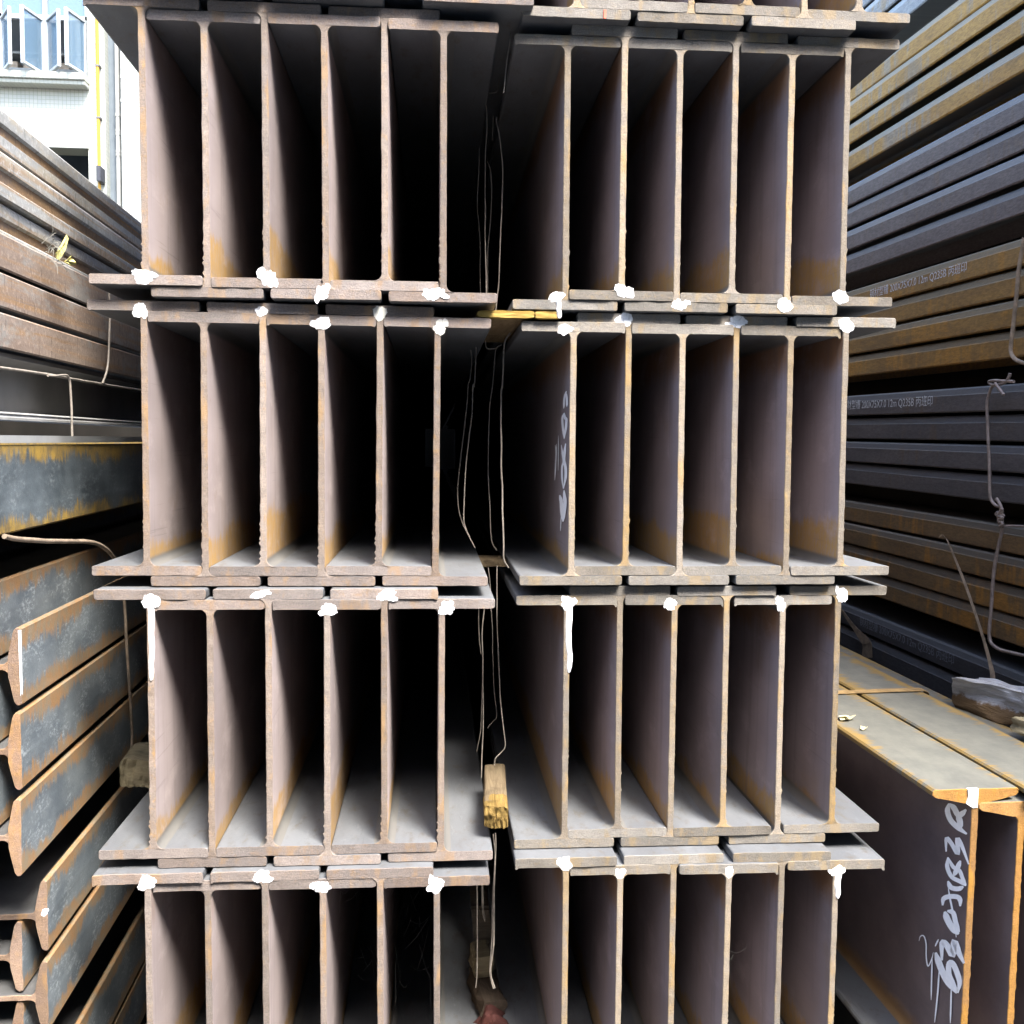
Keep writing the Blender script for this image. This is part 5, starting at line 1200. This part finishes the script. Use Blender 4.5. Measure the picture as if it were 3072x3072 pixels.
def cobweb(x0, x1, z0, z1, y, n, seed, lab):
    r_ = random.Random(seed)
    gg = []
    for k in range(n):
        a = Vector((r_.uniform(x0, x1), y + r_.uniform(0, 0.06), r_.uniform(z0, z1)))
        b_ = a + Vector((r_.uniform(-0.05, 0.05), r_.uniform(-0.01, 0.03), r_.uniform(-0.09, 0.02)))
        b_.x = min(max(b_.x, x0), x1)
        md = (a + b_) / 2 + Vector((0, 0, -r_.uniform(0.0, 0.014)))
        gg.append(tube_geo(smooth_path([a, md, b_], 4), r_.choice((0.00009, 0.00011, 0.00014)), 4))
    v_, f_ = join_geo(gg)
    of = Vector(((x0 + x1) / 2, y, z0))
    oo = obj('cobweb', mesh('cobweb', [Vector(p) - of for p in v_], f_, SILK), None, of)
    tag(oo, lab, 'cobweb', 'cobwebs between the beams')
    oo['kind'] = 'stuff'


cobweb(-0.190, -0.103, 0.42, 0.66, 0.10, 26, 1, 'wispy cobweb in the cell right of the fourth beam, bottom row, left stack')
cobweb(-0.086, 0.0, 0.40, 0.66, 0.10, 30, 2, 'wispy cobweb in the cell right of the fifth beam, bottom row, left stack')
cobweb(0.60, 0.68, 0.42, 0.47, 0.06, 7, 3, 'few cobweb threads in the bottom row of the right stack')

# ------------------------------------------------------------------ unseen walls added to blacken the gaps and block low sky
BLOCK_DARK = m_plain('gap_blocker_dark', (0.028, 0.025, 0.021), 0.9, 0.1, 0.25, 3)
o = obj('gap_blocker', boxes('gap_blocker', [(1.86, 2.06, -1.0, 11.3, 0, 3.2)], BLOCK_DARK), None, (0.03, 0, 0), (0, 0, 0.0357))
o['kind'] = 'structure'
o = obj('gap_blocker', boxes('gap_blocker', [(-1.45, -1.25, -0.6, 11.3, 0, 1.95)], BLOCK_DARK), None, (0, 0, 0), (0, 0, 0.0253))
o['kind'] = 'structure'
o = obj('gap_blocker', boxes('gap_blocker', [(-1.1, 1.7, 10.2, 10.4, 0, 2.9)], BLOCK_DARK))  # added behind the far beam ends so the cells stay black
o['kind'] = 'structure'
BLOCK_GREY = m_plain('sky_blocker_grey', (0.20, 0.21, 0.21), 0.7, 0.2, 0.2, 2)
o = obj('sky_blocker', boxes('sky_blocker', [(-14, 14, -5.6, -5.3, 0, 6.5)], BLOCK_GREY))  # unseen blocker behind the camera, added to cut the low sky
o['kind'] = 'structure'

# ------------------------------------------------------------------ sleepers the piles rest on
SLEEP = m_wood('sleeper_wood', (0.16, 0.125, 0.09), (0.24, 0.19, 0.14), 'x')
for k, (x0, x1, y, zt_, lab) in enumerate([(-0.62, 0.93, 0.9, 0.190, 'near timber sleeper under the two centre stacks'), (-0.62, 0.93, 7.5, 0.190, 'far timber sleeper under the two centre stacks'),
                                           (0.97, 1.47, 0.8, 0.158, 'near timber sleeper under the tall I-beams'), (0.72, 1.25, 7.5, 0.24, 'far timber sleeper under the tall I-beams')]):
    me = boxes('timber_sleeper', [(x0, x1, y, y + 0.2, 0.0, zt_)], SLEEP, 0.008)
    tag(obj('timber_sleeper', me), lab, 'sleeper', 'timber sleepers under the stacks')

# ------------------------------------------------------------------ white tiled building behind
g = G('white_mosaic_tile')
co = g.coord(0)
tc = g.local
br = g.n('ShaderNodeTexBrick', offset=0.0, squash=1.0)
sw = g.n('ShaderNodeCombineXYZ')
g.put(sw.inputs[0], g.x)
g.put(sw.inputs[1], g.z)
g.put(br.inputs['Vector'], sw.outputs[0])
br.inputs['Color1'].default_value = (0.305, 0.312, 0.275, 1)
br.inputs['Color2'].default_value = (0.275, 0.29, 0.265, 1)
br.inputs['Mortar'].default_value = (0.155, 0.16, 0.125, 1)
br.inputs['Scale'].default_value = 1.0
br.inputs['Mortar Size'].default_value = 0.0022
br.inputs['Brick Width'].default_value = 0.052
br.inputs['Row Height'].default_value = 0.052
b = g.mix(g.math('MULTIPLY', g.step(g.noise(co, 1.6, 6), 0.45, 0.7), 0.25), br.outputs['Color'], (0.235, 0.24, 0.205))
TILE = g.done(b, 0.45, g.bump(br.outputs['Fac'], 0.3, -0.002), 0.4)
ALU = m_plain('window_frame_white', (0.30, 0.325, 0.34), 0.35, 0.5, 0.08, 12)
g = G('window_glass')
g.done((0.10, 0.16, 0.22), 0.06, None, 0.9)  # blue base colour stands in for the reflected sky
g.p.inputs['Alpha'].default_value = 0.62
GLASS = g.m
ROOM = m_plain('room_plaster', (0.25, 0.26, 0.27), 0.8, 0.2, 0.15, 3)
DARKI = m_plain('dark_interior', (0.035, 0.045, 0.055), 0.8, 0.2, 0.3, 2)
SHADE = m_plain('recess_shade', (0.105, 0.125, 0.14), 0.7, 0.2, 0.1, 6)  # shade of the recess painted as its blue-grey colour
YB = 11.9
bd = thing('tiled_building', 'white tiled building with open casement windows and yellow pipe behind the left pile', 'building', (-5.0, YB, 0))


def bpart(name, lst, m, parent=bd, bevel=0.0):
    return obj(name, boxes(name, [(a + 5.0, b_ + 5.0, c_ - YB, d_ - YB, e_, f_) for a, b_, c_, d_, e_, f_ in lst], m, bevel), parent)


T = 0.3
XW0, XW1, ZW0, ZW1 = -6.90, -4.515, 6.262, 8.10
XD0, XD1, ZD0, ZD1 = -6.40, -4.525, 3.9, 5.356
XG0, XG1, ZG1 = -2.6, 3.2, 3.4
XA, XE = -11.0, 7.0
ZT = 11.0
xs_ = [XA, XW0, XD0, XW1, -4.303]
rows_ = []
# left part of the facade, around the two openings
rows_ += [(XA, -4.303, YB, YB + T, 0, ZD0), (XA, XD0, YB, YB + T, ZD0, ZD1), (XD1, -4.303, YB, YB + T, ZD0, ZD1), (XA, -4.303, YB, YB + T, ZD1, ZW0),
          (XA, XW0, YB, YB + T, ZW0, ZW1), (XW1, -4.303, YB, YB + T, ZW0, ZW1), (XA, -4.303, YB, YB + T, ZW1, ZT)]
# right part with an added opening that keeps the centre gap's far end dark
rows_ += [(-4.09, XG0, YB, YB + T, 0, ZT), (XG0, XG1, YB, YB + T, ZG1, ZT), (XG1, XE, YB, YB + T, 0, ZT)]
bpart('wall', rows_, TILE)
bpart('wall_recess', [(-4.303, -4.09, YB + 0.16, YB + T, 0, ZT)], SHADE)
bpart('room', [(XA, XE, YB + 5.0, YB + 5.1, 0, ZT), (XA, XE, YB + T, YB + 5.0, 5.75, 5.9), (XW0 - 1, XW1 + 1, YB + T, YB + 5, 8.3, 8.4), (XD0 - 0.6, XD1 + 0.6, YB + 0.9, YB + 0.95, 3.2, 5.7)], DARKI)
bpart('window_sill', [(-7.1, -4.490, YB - 0.24, YB, 6.170, 6.258), (-7.1, -4.495, YB - 0.20, YB, 6.118, 6.170)], TILE, bevel=0.006)
bpart('lintel', [(XD0 - 0.1, -4.515, YB - 0.05, YB, 5.358, 5.478)], TILE, bevel=0.004)
win = bpart('window', [(XW0, XW1, YB + 0.06, YB + 0.12, ZW0, ZW0 + 0.05), (XW0, XW1, YB + 0.06, YB + 0.12, 7.02, 7.075), (XW1 - 0.045, XW1, YB + 0.06, YB + 0.12, ZW0, ZW1), (XW0, XW0 + 0.045, YB + 0.06, YB + 0.12, ZW0, ZW1),
                       (-5.09, -5.04, YB + 0.05, YB + 0.13, ZW0, ZW1), (-5.66, -5.61, YB + 0.06, YB + 0.12, ZW0, ZW1)], ALU)
for (a, b_) in ((-5.605, -5.095), (-5.035, -4.565), (-6.85, -5.665)):
    bpart('pane', [(a, b_, YB + 0.088, YB + 0.093, 7.08, ZW1)], GLASS, win)


def sash(hx, ang, w):
    """outward opening casement: hinge at hx, ang measured from the wall towards the viewer"""
    z0, z1 = 6.30, 7.015
    fr = 0.035
    lst = [(0, w, -0.02, 0.02, z0, z0 + fr), (0, w, -0.02, 0.02, z1 - fr, z1), (0, fr, -0.02, 0.02, z0 + fr, z1 - fr), (w - fr, w, -0.02, 0.02, z0 + fr, z1 - fr)]
    s_ = obj('sash', boxes('sash', lst, ALU, 0.003), win, (hx + 5.0, 0.05, 0), (0, 0, -ang))
    p_ = obj('pane', boxes('pane', [(fr, w - fr, -0.003, 0.003, z0 + fr, z1 - fr)], GLASS), win, (hx + 5.0, 0.05, 0), (0, 0, -ang))
    return s_


sash(-5.09, PI - math.radians(77), 0.45)
sash(-5.04, math.radians(52), 0.45)
sash(-4.555, PI - math.radians(76), 0.43)
sash(-5.61, math.radians(56), 0.45)
SH = m_plain('shelf_goods', (0.42, 0.36, 0.30), 0.7, 0.3, 0.4, 9)
bpart('shelf', [(-6.8, -4.6, YB + 0.9, YB + 1.25, z, z + 0.03) for z in (6.42, 6.66, 6.88)], ALU)
bpart('shelf_goods', [(-6.6 + k * 0.23, -6.6 + k * 0.23 + 0.15 + 0.03 * (k % 3), YB + 0.92, YB + 1.15, zz, zz + 0.09 + 0.05 * ((k * 7) % 3)) for k in range(8) for zz in (6.45, 6.69)], SH)
bpart('room_wall', [(XW0 - 0.2, XW1 + 0.2, YB + 1.6, YB + 1.65, 5.95, 8.2)], ROOM)


def vpipe(name, x, r, y, m, rings=()):
    gg = [tube_geo([Vector((x + 5.0, y - YB, 0.1)), Vector((x + 5.0, y - YB, 5.5)), Vector((x + 5.0, y - YB, ZT))], r, 14)]
    for z in rings:
        gg.append(tube_geo([Vector((x + 5.0, y - YB, z - 0.022)), Vector((x + 5.0, y - YB, z + 0.022))], r * 1.22, 14))
    v_, f_ = join_geo(gg)
    return obj(name, mesh(name, v_, f_, m, 40), bd)


YEL = m_plain('gas_pipe_yellow', (0.36, 0.19, 0.008), 0.45, 0.4, 0.08, 6)
PVC = m_plain('drain_pipe_white', (0.32, 0.32, 0.295), 0.4, 0.4, 0.06, 6)
pl_ = vpipe('gas_pipe', -4.371, 0.020, YB - 0.06, YEL)
vpipe('drain_pipe', -4.168, 0.030, YB + 0.09, PVC, (5.84, 5.63, 5.60, 5.36, 5.33))
vpipe('drain_pipe', -4.056, 0.031, YB - 0.05, PVC, (6.28, 5.98))
for z in (6.41, 5.75, 4.95):
    bpart('pipe_clip', [(-4.392, -4.338, YB - 0.085, YB, z - 0.012, z + 0.012)], DKSTEEL)
bpart('gas_meter', [(-4.368, -4.312, YB - 0.20, YB, 4.905, 5.105)], m_plain('meter_black', (0.03, 0.03, 0.035), 0.4, 0.4, 0.2, 9), bevel=0.008)
